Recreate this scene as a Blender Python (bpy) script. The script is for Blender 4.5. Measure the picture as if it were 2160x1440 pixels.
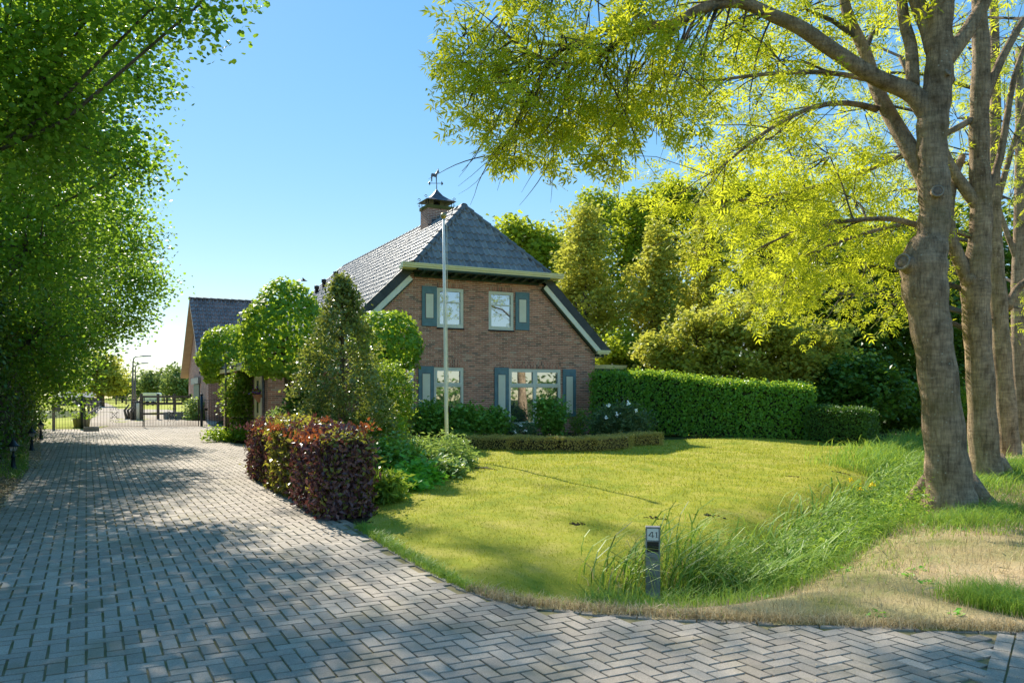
import bpy, bmesh, math, random
import numpy as np
from mathutils import Vector, Matrix

# ------------------------------------------------------------------ camera, sky, sun, exposure
SC = bpy.context.scene
for o in list(bpy.data.objects): bpy.data.objects.remove(o)
F, HOR, CH = 1740.0, 840.0, 1.65           # focal length (px of a 2160 px frame), horizon row, eye height
cam = bpy.data.cameras.new('camera'); camo = bpy.data.objects.new('camera', cam)
SC.collection.objects.link(camo); SC.camera = camo
cam.lens = 36 * F / 2160; cam.sensor_width = 36; cam.shift_y = (HOR - 720) / 2160
cam.clip_start = .1; cam.clip_end = 3000
camo.location = (0, 0, CH); camo.rotation_euler = (math.radians(90), 0, 0)

SUN_AZ, SUN_EL = math.radians(-29), math.radians(37)      # azimuth from +Y, clockwise
tosun = Vector((math.sin(SUN_AZ)*math.cos(SUN_EL), math.cos(SUN_AZ)*math.cos(SUN_EL), math.sin(SUN_EL)))
W = bpy.data.worlds.new('World'); SC.world = W; W.use_nodes = True
nt = W.node_tree; bg = nt.nodes['Background']
sky = nt.nodes.new('ShaderNodeTexSky'); sky.sky_type = 'NISHITA'; sky.sun_disc = False
sky.sun_elevation = SUN_EL; sky.sun_rotation = SUN_AZ
sky.air_density = 1.0; sky.dust_density = 0.05; sky.ozone_density = 1.5
gm = nt.nodes.new('ShaderNodeGamma'); gm.inputs[1].default_value = .45       # the photograph's own gentle sky contrast
hsv = nt.nodes.new('ShaderNodeHueSaturation'); hsv.inputs['Saturation'].default_value = 2.15; hsv.inputs['Value'].default_value = 1.15
nt.links.new(sky.outputs[0], gm.inputs[0]); nt.links.new(gm.outputs[0], hsv.inputs['Color']); nt.links.new(hsv.outputs[0], bg.inputs[0])
bg.inputs[1].default_value = 0.15
sl = bpy.data.lights.new('sun', 'SUN'); slo = bpy.data.objects.new('sun', sl); SC.collection.objects.link(slo)
sl.energy = 3.2; sl.angle = math.radians(.55); sl.color = (1, .93, .8)
slo.rotation_euler = tosun.to_track_quat('Z', 'Y').to_euler()
SC.view_settings.view_transform = 'Standard'; SC.view_settings.look = 'None'
SC.view_settings.gamma = 1; SC.view_settings.use_curve_mapping = False
SC.view_settings.exposure = 1.42
SC.render.engine = 'CYCLES'
SC.cycles.max_bounces = 12; SC.cycles.transparent_max_bounces = 4; SC.cycles.transmission_bounces = 8
SC.cycles.diffuse_bounces = 8; SC.cycles.glossy_bounces = 3
SC.cycles.caustics_reflective = False; SC.cycles.caustics_refractive = False

RNG = np.random.default_rng(41)
random.seed(41)
col = SC.collection

# ------------------------------------------------------------------ helpers: objects
def tag(o, label=None, cat=None, group=None, kind=None):
    if label: o['label'] = label
    if cat: o['category'] = cat
    if group: o['group'] = group
    if kind: o['kind'] = kind
    return o

def thing(name, loc, label, cat, group=None, rz=0.0):
    o = bpy.data.objects.new(name, None); col.objects.link(o)
    o.location = loc; o.rotation_euler = (0, 0, rz); o.empty_display_size = .2
    return tag(o, label, cat, group)

def np_mesh(name, V, Fc, mat, tint=None, smooth=False):
    V = np.asarray(V, dtype=np.float32); Fc = np.asarray(Fc, dtype=np.int32)
    me = bpy.data.meshes.new(name)
    me.vertices.add(len(V)); me.vertices.foreach_set('co', V.ravel())
    k = Fc.shape[1]; m = len(Fc)
    me.loops.add(m*k); me.loops.foreach_set('vertex_index', Fc.ravel())
    me.polygons.add(m); me.polygons.foreach_set('loop_start', np.arange(0, m*k, k, dtype=np.int32))
    me.polygons.foreach_set('loop_total', np.full(m, k, dtype=np.int32))
    me.polygons.foreach_set('use_smooth', np.full(m, bool(smooth)))
    me.update(calc_edges=True)
    if tint is not None:
        a = me.attributes.new('tint', 'FLOAT', 'POINT'); a.data.foreach_set('value', np.asarray(tint, dtype=np.float32))
    if mat: me.materials.append(mat)
    return me

def link(name, me, parent=None, kind=None):
    o = bpy.data.objects.new(name, me); col.objects.link(o)
    if parent: o.parent = parent
    if kind: o['kind'] = kind
    return o

class MB:
    """collects boxes, tubes, prisms and builds ONE mesh"""
    def __init__(s): s.v = []; s.f = []; s.t = []; s.sm = []
    def add(s, vs, fs, tint=.5, smooth=False):
        b = len(s.v); s.v += [tuple(p) for p in vs]; s.f += [tuple(b+i for i in f) for f in fs]
        s.t += [tint]*len(vs); s.sm += [smooth]*len(fs); return s
    def box(s, a, b, tint=.5, m=None):
        x0, y0, z0 = a; x1, y1, z1 = b
        vs = [(x0,y0,z0),(x1,y0,z0),(x1,y1,z0),(x0,y1,z0),(x0,y0,z1),(x1,y0,z1),(x1,y1,z1),(x0,y1,z1)]
        if m: vs = [m @ Vector(p) for p in vs]
        return s.add(vs, [(0,3,2,1),(4,5,6,7),(0,1,5,4),(1,2,6,5),(2,3,7,6),(3,0,4,7)], tint)
    def prism(s, poly, d, tint=.5):
        """poly: 3D points in a plane, d: extrusion vector"""
        n = len(poly); P = [Vector(p) for p in poly]; Q = [p+Vector(d) for p in P]
        fs = [tuple(range(n)), tuple(range(2*n-1, n-1, -1))] + [(i, i+n, (i+1) % n+n, (i+1) % n) for i in range(n)]
        return s.add(P+Q, fs, tint)
    def tube(s, path, r, n=8, tint=.5, smooth=True, cap=True):
        P = [Vector(p) for p in path]; m = len(P)
        R = list(r) if hasattr(r, '__len__') else [r]*m
        up = None; vs = []; fs = []
        for i in range(m):
            d = (P[min(i+1, m-1)]-P[max(i-1, 0)]); d = d.normalized() if d.length > 1e-9 else Vector((0,0,1))
            if up is None:
                up = Vector((1,0,0)) if abs(d.x) < .8 else Vector((0,1,0))
            up = (up - d*up.dot(d)); up = up.normalized() if up.length > 1e-6 else d.orthogonal().normalized()
            w = d.cross(up)
            for k in range(n):
                a = 2*math.pi*k/n
                vs.append(P[i] + (up*math.cos(a)+w*math.sin(a))*R[i])
        for i in range(m-1):
            for k in range(n):
                k2 = (k+1) % n
                fs.append((i*n+k, i*n+k2, (i+1)*n+k2, (i+1)*n+k))
        if cap: fs.append(tuple(range(n-1, -1, -1))); fs.append(tuple((m-1)*n+k for k in range(n)))
        return s.add(vs, fs, tint, smooth)
    def lathe(s, c, prof, n=16, tint=.5):
        c = Vector(c); vs = []; fs = []
        for (r, z) in prof:
            for k in range(n):
                a = 2*math.pi*k/n; vs.append(c+Vector((r*math.cos(a), r*math.sin(a), z)))
        m = len(prof)
        for i in range(m-1):
            for k in range(n):
                k2 = (k+1) % n; fs.append((i*n+k, i*n+k2, (i+1)*n+k2, (i+1)*n+k))
        fs.append(tuple(range(n-1, -1, -1))); fs.append(tuple((m-1)*n+k for k in range(n)))
        return s.add(vs, fs, tint, True)
    def build(s, name, mat, parent=None, off=(0,0,0), kind=None, bevel=0):
        me = bpy.data.meshes.new(name)
        ox, oy, oz = off
        me.from_pydata([(p[0]+ox, p[1]+oy, p[2]+oz) for p in s.v], [], s.f)
        me.polygons.foreach_set('use_smooth', s.sm)
        a = me.attributes.new('tint', 'FLOAT', 'POINT'); a.data.foreach_set('value', s.t)
        me.materials.append(mat); me.update()
        if bevel:
            bm = bmesh.new(); bm.from_mesh(me)
            bmesh.ops.bevel(bm, geom=[e for e in bm.edges if e.is_manifold and e.calc_face_angle(0) > .5], offset=bevel, segments=1, affect='EDGES')
            bm.to_mesh(me); bm.free()
        return link(name, me, parent, kind)

def boxes_np(C, ax, ay, az, bottom=False):
    """n boxes from centres and half-extent vectors, all (n,3)"""
    sg = np.array([(-1,-1,-1),(1,-1,-1),(1,1,-1),(-1,1,-1),(-1,-1,1),(1,-1,1),(1,1,1),(-1,1,1)], float)
    V = C[:,None,:] + sg[None,:,0:1]*ax[:,None,:] + sg[None,:,1:2]*ay[:,None,:] + sg[None,:,2:3]*az[:,None,:]
    fc = [(4,5,6,7),(0,1,5,4),(1,2,6,5),(2,3,7,6),(3,0,4,7)] + ([(0,3,2,1)] if bottom else [])
    Fc = (np.arange(len(C))*8)[:,None,None] + np.array(fc)[None]
    return V.reshape(-1,3), Fc.reshape(-1,4)

# ------------------------------------------------------------------ helpers: materials
def lin(h):
    c = [int(h[i:i+2], 16)/255 for i in (0, 2, 4)]
    return tuple((x/12.92 if x <= .04045 else ((x+.055)/1.055)**2.4) for x in c)+(1,)

def new_mat(name):
    m = bpy.data.materials.new(name); m.use_nodes = True
    return m, m.node_tree, m.node_tree.nodes['Principled BSDF']

def N(t, typ, **kw):
    n = t.nodes.new(typ)
    for k, v in kw.items():
        if k in n.inputs: n.inputs[k].default_value = v
        else: setattr(n, k, v)
    return n

def coords(t, kind='Object'):
    return N(t, 'ShaderNodeTexCoord').outputs[kind]

def ramp(t, fac, stops):
    r = N(t, 'ShaderNodeValToRGB'); e = r.color_ramp.elements
    while len(e) < len(stops): e.new(.5)
    for i, (p, c) in enumerate(stops):
        e[i].position = p; e[i].color = c if len(c) == 4 else (*c, 1)
    t.links.new(fac, r.inputs[0]); return r.outputs[0]

def noise(t, vec, scale, detail=4, rough=.6):
    n = N(t, 'ShaderNodeTexNoise'); n.inputs['Scale'].default_value = scale
    n.inputs['Detail'].default_value = detail; n.inputs['Roughness'].default_value = rough
    t.links.new(vec, n.inputs['Vector']); return n.outputs['Fac']

def mixc(t, fac, a, b, mode='MIX'):
    m = N(t, 'ShaderNodeMix', data_type='RGBA', blend_type=mode)
    for inp, v in ((m.inputs[0], fac), (m.inputs[6], a), (m.inputs[7], b)):
        if isinstance(v, (int, float, tuple)): inp.default_value = v
        else: t.links.new(v, inp)
    return m.outputs[2]

def bump(t, p, h, strength=.3, dist=.01):
    b = N(t, 'ShaderNodeBump'); b.inputs['Strength'].default_value = strength; b.inputs['Distance'].default_value = dist
    t.links.new(h, b.inputs['Height']); t.links.new(b.outputs[0], p.inputs['Normal'])

def M(name, c, rough=.6, metal=0, var=.15, scale=6, bmp=.15, spec=.4, bscale=None, c2=None, kind='Object'):
    m, t, p = new_mat(name)
    v = coords(t, kind); n1 = noise(t, v, scale)
    c = c if len(c) == 4 else (*c, 1)
    lo = tuple(x*(1-var*1.6) for x in c[:3])+(1,) if c2 is None else (c2 if len(c2) == 4 else (*c2, 1))
    hi = tuple(min(1, x*(1+var)) for x in c[:3])+(1,)
    t.links.new(ramp(t, n1, [(.3, lo), (.7, hi)]), p.inputs['Base Color'])
    p.inputs['Roughness'].default_value = rough; p.inputs['Metallic'].default_value = metal
    p.inputs['Specular IOR Level'].default_value = spec
    if bmp: bump(t, p, noise(t, v, bscale or scale*8), bmp)
    return m

def M_leaf(name, dark, light, trans, tf=.45, rough=.45, spec=.35, k=1.8, stops=None):
    """dark..light picked per leaf by the attribute tint; trans = colour of the light that comes through"""
    m, t, p = new_mat(name)
    at = N(t, 'ShaderNodeAttribute', attribute_name='tint')
    dark = tuple(x*k for x in dark); light = tuple(x*k for x in light); trans = tuple(min(.95, x*(.55+.45*k)) for x in trans)
    d = (*dark, 1); l = (*light, 1)
    c = ramp(t, at.outputs['Fac'], stops or [(0, d), (1, l)])
    t.links.new(c, p.inputs['Base Color']); p.inputs['Roughness'].default_value = rough
    p.inputs['Specular IOR Level'].default_value = spec
    tr = N(t, 'ShaderNodeBsdfTranslucent')
    c3 = ramp(t, at.outputs['Fac'], [(0, tuple(x*.65 for x in trans)), (1, trans)])
    t.links.new(c3, tr.inputs[0])
    mx = N(t, 'ShaderNodeMixShader'); mx.inputs[0].default_value = tf
    t.links.new(p.outputs[0], mx.inputs[1]); t.links.new(tr.outputs[0], mx.inputs[2])
    t.links.new(mx.outputs[0], t.nodes['Material Output'].inputs[0])
    return m

def M_tint(name, stops, rough=.75, bmp=.3, bscale=60, spec=.3, grain=.25, gscale=25, stain=None):
    """colour ramp driven by the per-piece attribute tint, with grain"""
    m, t, p = new_mat(name)
    v = N(t, 'ShaderNodeNewGeometry').outputs['Position']; at = N(t, 'ShaderNodeAttribute', attribute_name='tint')
    c = ramp(t, at.outputs['Fac'], stops)
    c = mixc(t, .55, c, ramp(t, noise(t, v, .9, 4, .6), [(.3, (.32,.32,.32)), (.7, (.66,.66,.66))]), 'OVERLAY')
    g = noise(t, v, gscale, 5, .7)
    c = mixc(t, grain, c, ramp(t, g, [(.3, (.25,.25,.25)), (.7, (.8,.8,.8))]), 'OVERLAY')
    if stain:
        s = noise(t, v, stain[1], 3, .6)
        c = mixc(t, ramp(t, s, [(.5, (0,0,0)), (.72, (stain[2],)*3)]), c, stain[0])
    t.links.new(c, p.inputs['Base Color']); p.inputs['Roughness'].default_value = rough
    p.inputs['Specular IOR Level'].default_value = spec
    if bmp: bump(t, p, noise(t, v, bscale, 3), bmp, .006)
    return m

# ------------------------------------------------------------------ geometry of the site
A = math.radians(27.3); CA, SA = math.cos(A), math.sin(A)   # the house, gate and paving are laid out on this angle
U2 = np.array([CA, SA]); V2 = np.array([-SA, CA])

def g0(Y):
    return 0.0105*np.clip(np.asarray(Y, float)-2, 0, 38) + .0055*np.clip(np.asarray(Y, float)-42, 0, 160)

def Gp(x, y):
    Y = 15.0
    for _ in range(40):
        Y = F*(CH-float(g0(Y)))/(y-HOR)
    return ((x-1080)/F*Y, Y)

def seg_dist(X, Y, pts):
    X = np.asarray(X, float); Y = np.asarray(Y, float); D = np.full(X.shape, 1e9)
    for (x0, y0), (x1, y1) in zip(pts[:-1], pts[1:]):
        dx, dy = x1-x0, y1-y0; L = dx*dx+dy*dy
        t = np.clip(((X-x0)*dx+(Y-y0)*dy)/L, 0, 1)
        D = np.minimum(D, np.hypot(X-x0-t*dx, Y-y0-t*dy))
    return D

def inside(X, Y, poly):
    X = np.asarray(X, float); Y = np.asarray(Y, float); r = np.zeros(X.shape, bool)
    n = len(poly)
    for i in range(n):
        x0, y0 = poly[i]; x1, y1 = poly[(i+1) % n]
        if y0 == y1: continue
        c = ((y0 > Y) != (y1 > Y)) & (X < (x1-x0)*(Y-y0)/(y1-y0)+x0)
        r ^= c
    return r

def S(x): x = np.clip(x, 0, 1); return x*x*(3-2*x)

DITCH = [Gp(*p) for p in ((1310,1236),(1480,1200),(1640,1135),(1790,1062),(1905,1000),(1975,950),(2010,918),(2030,900))]
EDGE = [Gp(*p) for p in ((560,941),(548,985),(545,1008),(640,1056),(745,1108),(850,1172),(920,1210),(985,1242),(1050,1263),(1100,1275),(1240,1290),(1400,1302),(1800,1320),(2160,1330))]
gR = (-14.16, 37.63); gL = (gR[0]-4.85*CA, gR[1]-4.85*SA)
DRIVE = [(9.5, 3.0), (9.5, 6.9)] + EDGE[::-1] + [Gp(485,933), Gp(458,926), Gp(463,915), Gp(478,897), (gR[0]-SA*.5, gR[1]+CA*.5), (gL[0]-SA*.5, gL[1]+CA*.5), (-20.2, 34.6), (-10.15,17.3), (-3.6, 4.6), (-3.0, 3.0)]
ROADEDGE = [(-9.5, 3.1), (0, 2.4)]

def h(X, Y):
    X = np.asarray(X, float); Y = np.asarray(Y, float)
    d = seg_dist(X, Y, DITCH)
    de = seg_dist(X, Y, DRIVE+DRIVE[:1])
    ins = inside(X, Y, DRIVE)
    m = np.where(ins, 0, S(de/1.5))
    bumpy = .018*np.sin(X*1.7+Y*.6)+.014*np.sin(Y*1.3-X*.9)+.01*np.sin(X*4.1)*np.sin(Y*3.7)
    z = g0(Y) + m*(.16*S((d-.6)/5.0)*(X < 14) - .55*np.exp(-(d/.72)**2) + bumpy*np.where(Y < 60, 1, 0)) - np.where(ins, 0, .0)
    return z
def hz(x, y): return float(h(np.array([x]), np.array([y]))[0])

def G(x, y):
    """ground point seen at pixel (x, y) of the photograph"""
    X, Y = Gp(x, y)
    for _ in range(25):
        Y = .5*Y + .5*F*(CH-hz((x-1080)/F*Y, Y))/(y-HOR)
    X = (x-1080)/F*Y
    return Vector((X, Y, hz(X, Y)))

def at(x, y, Y):
    """point at depth Y seen at pixel (x, y)"""
    return Vector(((x-1080)/F*Y, Y, CH-(y-HOR)/F*Y))

def sheet(name, poly, step, off, mat, label=None, kind='structure', z=None, jag=0):
    xs = [p[0] for p in poly]; ys = [p[1] for p in poly]
    gx = np.arange(min(xs)-step, max(xs)+2*step, step); gy = np.arange(min(ys)-step, max(ys)+2*step, step)
    X, Y = np.meshgrid(gx, gy, indexing='ij'); nx, ny = X.shape
    Z = h(X, Y)+off
    V = np.stack([X, Y, Z], -1).reshape(-1, 3)
    i, j = np.meshgrid(np.arange(nx-1), np.arange(ny-1), indexing='ij')
    cx = X[:-1,:-1]+step/2; cy = Y[:-1,:-1]+step/2
    if jag: 
        cx = cx+RNG.uniform(-jag, jag, cx.shape); cy = cy+RNG.uniform(-jag, jag, cy.shape)
    k = inside(cx, cy, poly)
    a = (i*ny+j)[k]
    Fc = np.stack([a, a+ny, a+ny+1, a+1], -1)
    used = np.unique(Fc); mp = np.zeros(len(V), int); mp[used] = np.arange(len(used))
    o = link(name, np_mesh(name, V[used], mp[Fc], mat, smooth=True))
    tag(o, label=label, kind=kind); return o

# ------------------------------------------------------------------ foliage
def frames(n, rng, up=.6, droop=.0, outd=None):
    nz = rng.normal(size=(n, 3)); nz /= np.linalg.norm(nz, axis=1, keepdims=True)
    nz[:, 2] = np.abs(nz[:, 2])*1.0+up
    nz /= np.linalg.norm(nz, axis=1, keepdims=True)
    d = rng.normal(size=(n, 3)); d[:, 2] -= droop
    if outd is not None: d += outd
    d -= nz*np.sum(d*nz, axis=1, keepdims=True); d /= np.linalg.norm(d, axis=1, keepdims=True)+1e-9
    y = np.cross(nz, d)
    return np.stack([d, y, nz], 1)      # rows: along leaf, across, normal

def kite(w=.5, bend=.12):
    return np.array([(0,0,0),(.45,-w/2,bend),(1,0,0),(.45,w/2,bend)], float), np.array([(0,1,2,3)])
def roundleaf(w=.9):
    a = [(0,0),(.25,-.42*w),(.7,-.48*w),(1,-.1),(1,.1),(.7,.48*w),(.25,.42*w)]
    V = np.array([(x, y, .1*abs(y)) for x, y in a]); 
    return np.vstack([V, [(.55,0,-.03)]]), np.array([(7,0,1,2),(7,2,3,4),(7,4,5,6),(7,6,0,0)])[:3]
def lobed():
    a = [(0,0,0),(.3,-.5,.08),(.62,-.35,.02),(1,0,-.05),(.62,.35,.02),(.3,.5,.08)]
    return np.array(a), np.array([(0,1,2,3),(0,3,4,5)])
def pinnate(n=3, w=.2):
    V = []; Fc = []
    k, _ = kite(w, .03)
    def leaf(ox, ang, L):
        c, s_ = math.cos(ang), math.sin(ang); b = len(V)
        for p in k: V.append((ox+L*(p[0]*c-p[1]*s_), L*(p[0]*s_+p[1]*c), p[2]*L - .18*(ox+L*p[0]*abs(c))**2))
        Fc.append((b, b+1, b+2, b+3))
    for i in range(n):
        x = .25+.5*i/(n-1) if n > 1 else .4
        for sg in (1, -1): leaf(x, sg*math.radians(52), .42-.03*i)
    leaf(.72, 0, .42)
    return np.array(V), np.array(Fc)

def scatter(tmpl, P, R, size, rng, tint=None):
    TV, TF = tmpl; n = len(P)
    L = (TV[None]*np.asarray(size).reshape(-1, 1, 1)) @ R
    V = (P[:, None, :]+L).reshape(-1, 3)
    Fc = (np.arange(n)*len(TV))[:, None, None]+TF[None]
    t = np.repeat(tint if tint is not None else rng.random(n), len(TV))
    return V, Fc.reshape(-1, TF.shape[1]), t

def blob_clumps(rng, c, r, n, shell=.45):
    d = rng.normal(size=(n, 3)); d /= np.linalg.norm(d, axis=1, keepdims=True)
    rad = (shell**3+(1-shell**3)*rng.random(n))**(1/3)*(.82+.3*rng.random(n))
    return np.asarray(c)+d*np.asarray(r)*rad[:, None]

def merge(parts):
    V = []; Fc = []; T = []; b = 0
    for v, f, t in parts:
        V.append(v); Fc.append(f+b); T.append(t); b += len(v)
    return np.vstack(V), np.vstack(Fc), np.concatenate(T)

def clip_ground(P, zmin=.02):
    g = h(P[:, 0], P[:, 1]); return P[P[:, 2] > g+zmin]

def tree(name, label, cat, base, trunk, blobs, leaf, leafmat, bark, rng, per=40, cr=.35, lsize=.08, up=.6, droop=.3,
         group=None, twigs=True, tr_n=8, keep=None, bshell=.45, twigr=.012, limb=1.0):
    """trunk: list of (point, radius) in world space; blobs: (centre, (rx,ry,rz), clumps[, per])"""
    t = thing(name, tuple(base), label, cat, group)
    off = tuple(-x for x in base)
    mb = MB()
    for pl in trunk: mb.tube([p for p, r in pl], [r for p, r in pl], tr_n, rng.random())
    nodes = [(Vector(p), r) for pl in trunk for p, r in pl]
    parts = []
    for bl in blobs:
        c, r, n = bl[:3]; pr = bl[3] if len(bl) > 3 else per; cb = cr*(bl[4] if len(bl) > 4 else 1)
        C = blob_clumps(rng, c, r, n, bshell)
        if keep is not None: C = C[keep(C)]
        if not len(C): continue
        if twigs:
            cv = Vector(c); nd = min(nodes, key=lambda q: (q[0]-cv).length + (2.5*max(0, q[0].z-cv.z)))
            d = cv-nd[0]; mid = nd[0]+d*.5+Vector((0, 0, -.08*d.length))
            r0 = min(nd[1]*.55, .03+.02*d.length)*limb
            if d.length > .3: mb.tube([nd[0], mid, cv], [r0, r0*.75, r0*.5], 6, rng.random())
            for q in C[::3]:
                q = Vector(q); dd = q-cv; m2 = cv+dd*.5+Vector(rng.normal(size=3)*.06*dd.length)
                mb.tube([cv, m2, q], [r0*.42, twigr*1.3, twigr*.6], 4, rng.random(), cap=False)
        k = len(C)*pr
        P = np.repeat(C, pr, axis=0)+np.clip(rng.normal(size=(k, 3)), -1.7, 1.7)*cb*np.array([1, 1, .75])
        P = clip_ground(P)
        tt = np.clip(rng.normal(.5, .22, len(P)), 0, 1)
        parts.append(scatter(leaf, P, frames(len(P), rng, up, droop), lsize*rng.uniform(.7, 1.3, len(P)), rng, tt))
    if mb.v: mb.build('trunk', bark, t, off)
    if parts:
        V, Fc, T = merge(parts)
        link('crown', np_mesh('crown', V+np.array(off), Fc, leafmat, T), t)
    return t

def hedge_mesh(rng, pts, width, hts, n, leaf, lsize, leafmat, base, t, name='foliage', zb=None, up=.3, rough=.05, core=None, flat=.5):
    """clipped hedge along a polyline: leaves over its top and sides, solid dark core inside"""
    off = np.array([-x for x in base])
    P = []; OD = []
    L = [math.hypot(b[0]-a[0], b[1]-a[1]) for a, b in zip(pts[:-1], pts[1:])]; tot = sum(L)
    for (a, b, l, h0, h1) in zip(pts[:-1], pts[1:], L, hts[:-1], hts[1:]):
        m = int(n*l/tot); d = np.array([(b[0]-a[0])/l, (b[1]-a[1])/l]); nn = np.array([-d[1], d[0]])
        H = .5*(h0+h1)
        s = rng.uniform(-.06, 1.06, m); face = rng.random(m); wt = width/(width+2*H)
        side = np.where(rng.random(m) < .5, 1, -1)
        top = face < wt*1.4
        off_n = np.where(top, rng.uniform(-1, 1, m), side*1.0)*width/2
        zz = np.where(top, 1.0, rng.random(m)**.9)
        hh = h0+(h1-h0)*s
        x = a[0]+d[0]*s*l+nn[0]*off_n; y = a[1]+d[1]*s*l+nn[1]*off_n
        z = h(x, y)+zz*hh
        p = np.stack([x, y, z], 1); o = np.where(top[:, None], np.array([0, 0, 1.]), np.concatenate([nn*1.0, [0]])[None]*side[:, None])
        wob = .5+.5*np.sin(x*5.1+z*4.3)*np.sin(y*4.7+z*3.1)
        p += o*(rng.normal(size=(m, 1))*rough-.02+.05*wob[:, None]-.03)
        P.append(p); OD.append(o)
    for end, sgn, i0 in ((pts[0], -1, 0), (pts[-1], 1, -1)):
        a, b = (pts[0], pts[1]) if i0 == 0 else (pts[-2], pts[-1]); l = math.hypot(b[0]-a[0], b[1]-a[1])
        d = np.array([(b[0]-a[0])/l, (b[1]-a[1])/l])*sgn; nn = np.array([-d[1], d[0]]); H = hts[i0]
        m = int(n*width*H/(tot*(width+2*H)))+10
        w = rng.uniform(-1, 1, m)*width/2; zz = rng.random(m)*H
        x = end[0]+nn[0]*w; y = end[1]+nn[1]*w
        p = np.stack([x, y, h(x, y)+zz], 1)+np.concatenate([d, [0]])[None]*(rng.normal(size=(m, 1))*rough)
        P.append(p); OD.append(np.tile(np.concatenate([d, [0]]), (m, 1)))
    P = np.vstack(P); OD = np.vstack(OD)
    R = frames(len(P), rng, 0, .2)
    nz = OD*1.0+rng.normal(size=P.shape)*flat+np.array([0, 0, up]); nz /= np.linalg.norm(nz, axis=1, keepdims=True)
    dd = rng.normal(size=P.shape)+np.array([0, 0, .3])+OD*.5; dd -= nz*np.sum(dd*nz, 1, keepdims=True); dd /= np.linalg.norm(dd, axis=1, keepdims=True)
    R = np.stack([dd, np.cross(nz, dd), nz], 1)
    tt = np.clip(rng.normal(.45, .2, len(P)), 0, 1)
    V, Fc, T = scatter(leaf, P, R, lsize*rng.uniform(.65, 1.3, len(P)), rng, tt)
    link(name, np_mesh(name, V+off, Fc, leafmat, T), t)
    if core:  # added solid dark block in place of the hedge's dark inside, stops see-through
        mb = MB()
        for (a, b, h0, h1) in zip(pts[:-1], pts[1:], hts[:-1], hts[1:]):
            l = math.hypot(b[0]-a[0], b[1]-a[1]); d = ((b[0]-a[0])/l, (b[1]-a[1])/l); k = width/2-.09
            za, zb2 = hz(*a), hz(*b)
            e = .06
            q = [(a[0]-d[1]*k+d[0]*e, a[1]+d[0]*k+d[1]*e), (a[0]+d[1]*k+d[0]*e, a[1]-d[0]*k+d[1]*e), (b[0]+d[1]*k-d[0]*e, b[1]-d[0]*k-d[1]*e), (b[0]-d[1]*k-d[0]*e, b[1]+d[0]*k-d[1]*e)]
            zt = [za+h0-.1, za+h0-.1, zb2+h1-.1, zb2+h1-.1]; z0 = [za+.03, za+.03, zb2+.03, zb2+.03]
            vs = [(q[i][0], q[i][1], z0[i]) for i in range(4)]+[(q[i][0], q[i][1], zt[i]) for i in range(4)]
            mb.add(vs, [(0,1,2,3),(7,6,5,4),(0,4,5,1),(1,5,6,2),(2,6,7,3),(3,7,4,0)])
        mb.build('dark_hedge_core', core, t, tuple(off))

def blades(rng, X, Y, L, Wd, lean=.35, seg=1, curl=0.0, lift=0.0, azim=None):
    """grass blades standing on the ground; returns V,F(quads),tint"""
    n = len(X); z = h(X, Y)+lift
    az = rng.uniform(0, 2*math.pi, n) if azim is None else azim+rng.normal(0, .7, n)
    ln = np.abs(rng.normal(0, lean, n))+.05
    L = np.broadcast_to(np.asarray(L, float), (n,)); Wd = np.broadcast_to(np.asarray(Wd, float), (n,))
    dx, dy = np.cos(az), np.sin(az); wx, wy = -dy, dx
    rows = []
    wr = rng.normal(0, .5, n); wx2 = np.cos(az+math.pi/2+wr); wy2 = np.sin(az+math.pi/2+wr)
    for k in range(seg+1):
        f = k/seg; ang = ln*f+curl*f*f*(.5+rng.random(n)*.8 if k == 0 else 1)
        r = L*f
        hx = r*np.sin(np.minimum(ang, 2.2)); hzv = r*np.cos(np.minimum(ang, 2.2)*.8)
        w = Wd*(1-f**1.5*.85)/2
        cx, cy, cz = X+dx*hx, Y+dy*hx, z+hzv
        rows += [np.stack([cx-wx2*w, cy-wy2*w, cz], 1), np.stack([cx+wx2*w, cy+wy2*w, cz], 1)]
    V = np.stack(rows, 1)                       # n, 2(seg+1), 3
    fc = np.array([(2*k, 2*k+1, 2*k+3, 2*k+2) for k in range(seg)])
    Fc = (np.arange(n)*2*(seg+1))[:, None, None]+fc[None]
    return V.reshape(-1, 3), Fc.reshape(-1, 4), np.repeat(np.clip(rng.normal(.5, .25, n), 0, 1), 2*(seg+1))

def fill_poly(rng, poly, n, dens=None):
    xs = [p[0] for p in poly]; ys = [p[1] for p in poly]; X = []; Y = []; tot = 0
    while tot < n:
        x = rng.uniform(min(xs), max(xs), n); y = rng.uniform(min(ys), max(ys), n)
        k = inside(x, y, poly)
        if dens is not None: k &= rng.random(n) < dens(x, y)
        X.append(x[k]); Y.append(y[k]); tot += k.sum()
    return np.concatenate(X)[:n], np.concatenate(Y)[:n]
# ------------------------------------------------------------------ materials
SC.cycles.use_denoising = True
mBRICK = M_tint('brick_face', [(0, (.24,.13,.10)), (.3, (.45,.19,.13)), (.6, (.60,.25,.17)), (.85, (.70,.32,.22)), (1, (.54,.34,.25))], .85, .5, 40, .2, .2, 30)
mMORT = M('mortar', (.92,.78,.58), .95, var=.12, scale=9, bmp=.3)
mPAVER = M_tint('concrete_paver', [(0, (.26,.218,.172)), (.5, (.36,.303,.24)), (1, (.46,.39,.31))], .8, .6, 90, .3, .6, 110,
                stain=((.17,.15,.07,1), 1.6, .45))
mJOINT = M('joint_sand_and_moss', (.26,.20,.11), 1, var=.3, scale=3, bmp=.5, c2=(.17,.16,.05))
mTILE = M_tint('glazed_grey_roof_tile', [(0, (.20,.19,.19)), (.5, (.27,.25,.245)), (1, (.34,.315,.30))], .42, .25, 30, .9, .3, 9, stain=((.33,.35,.33,1), 6, .35))
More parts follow.
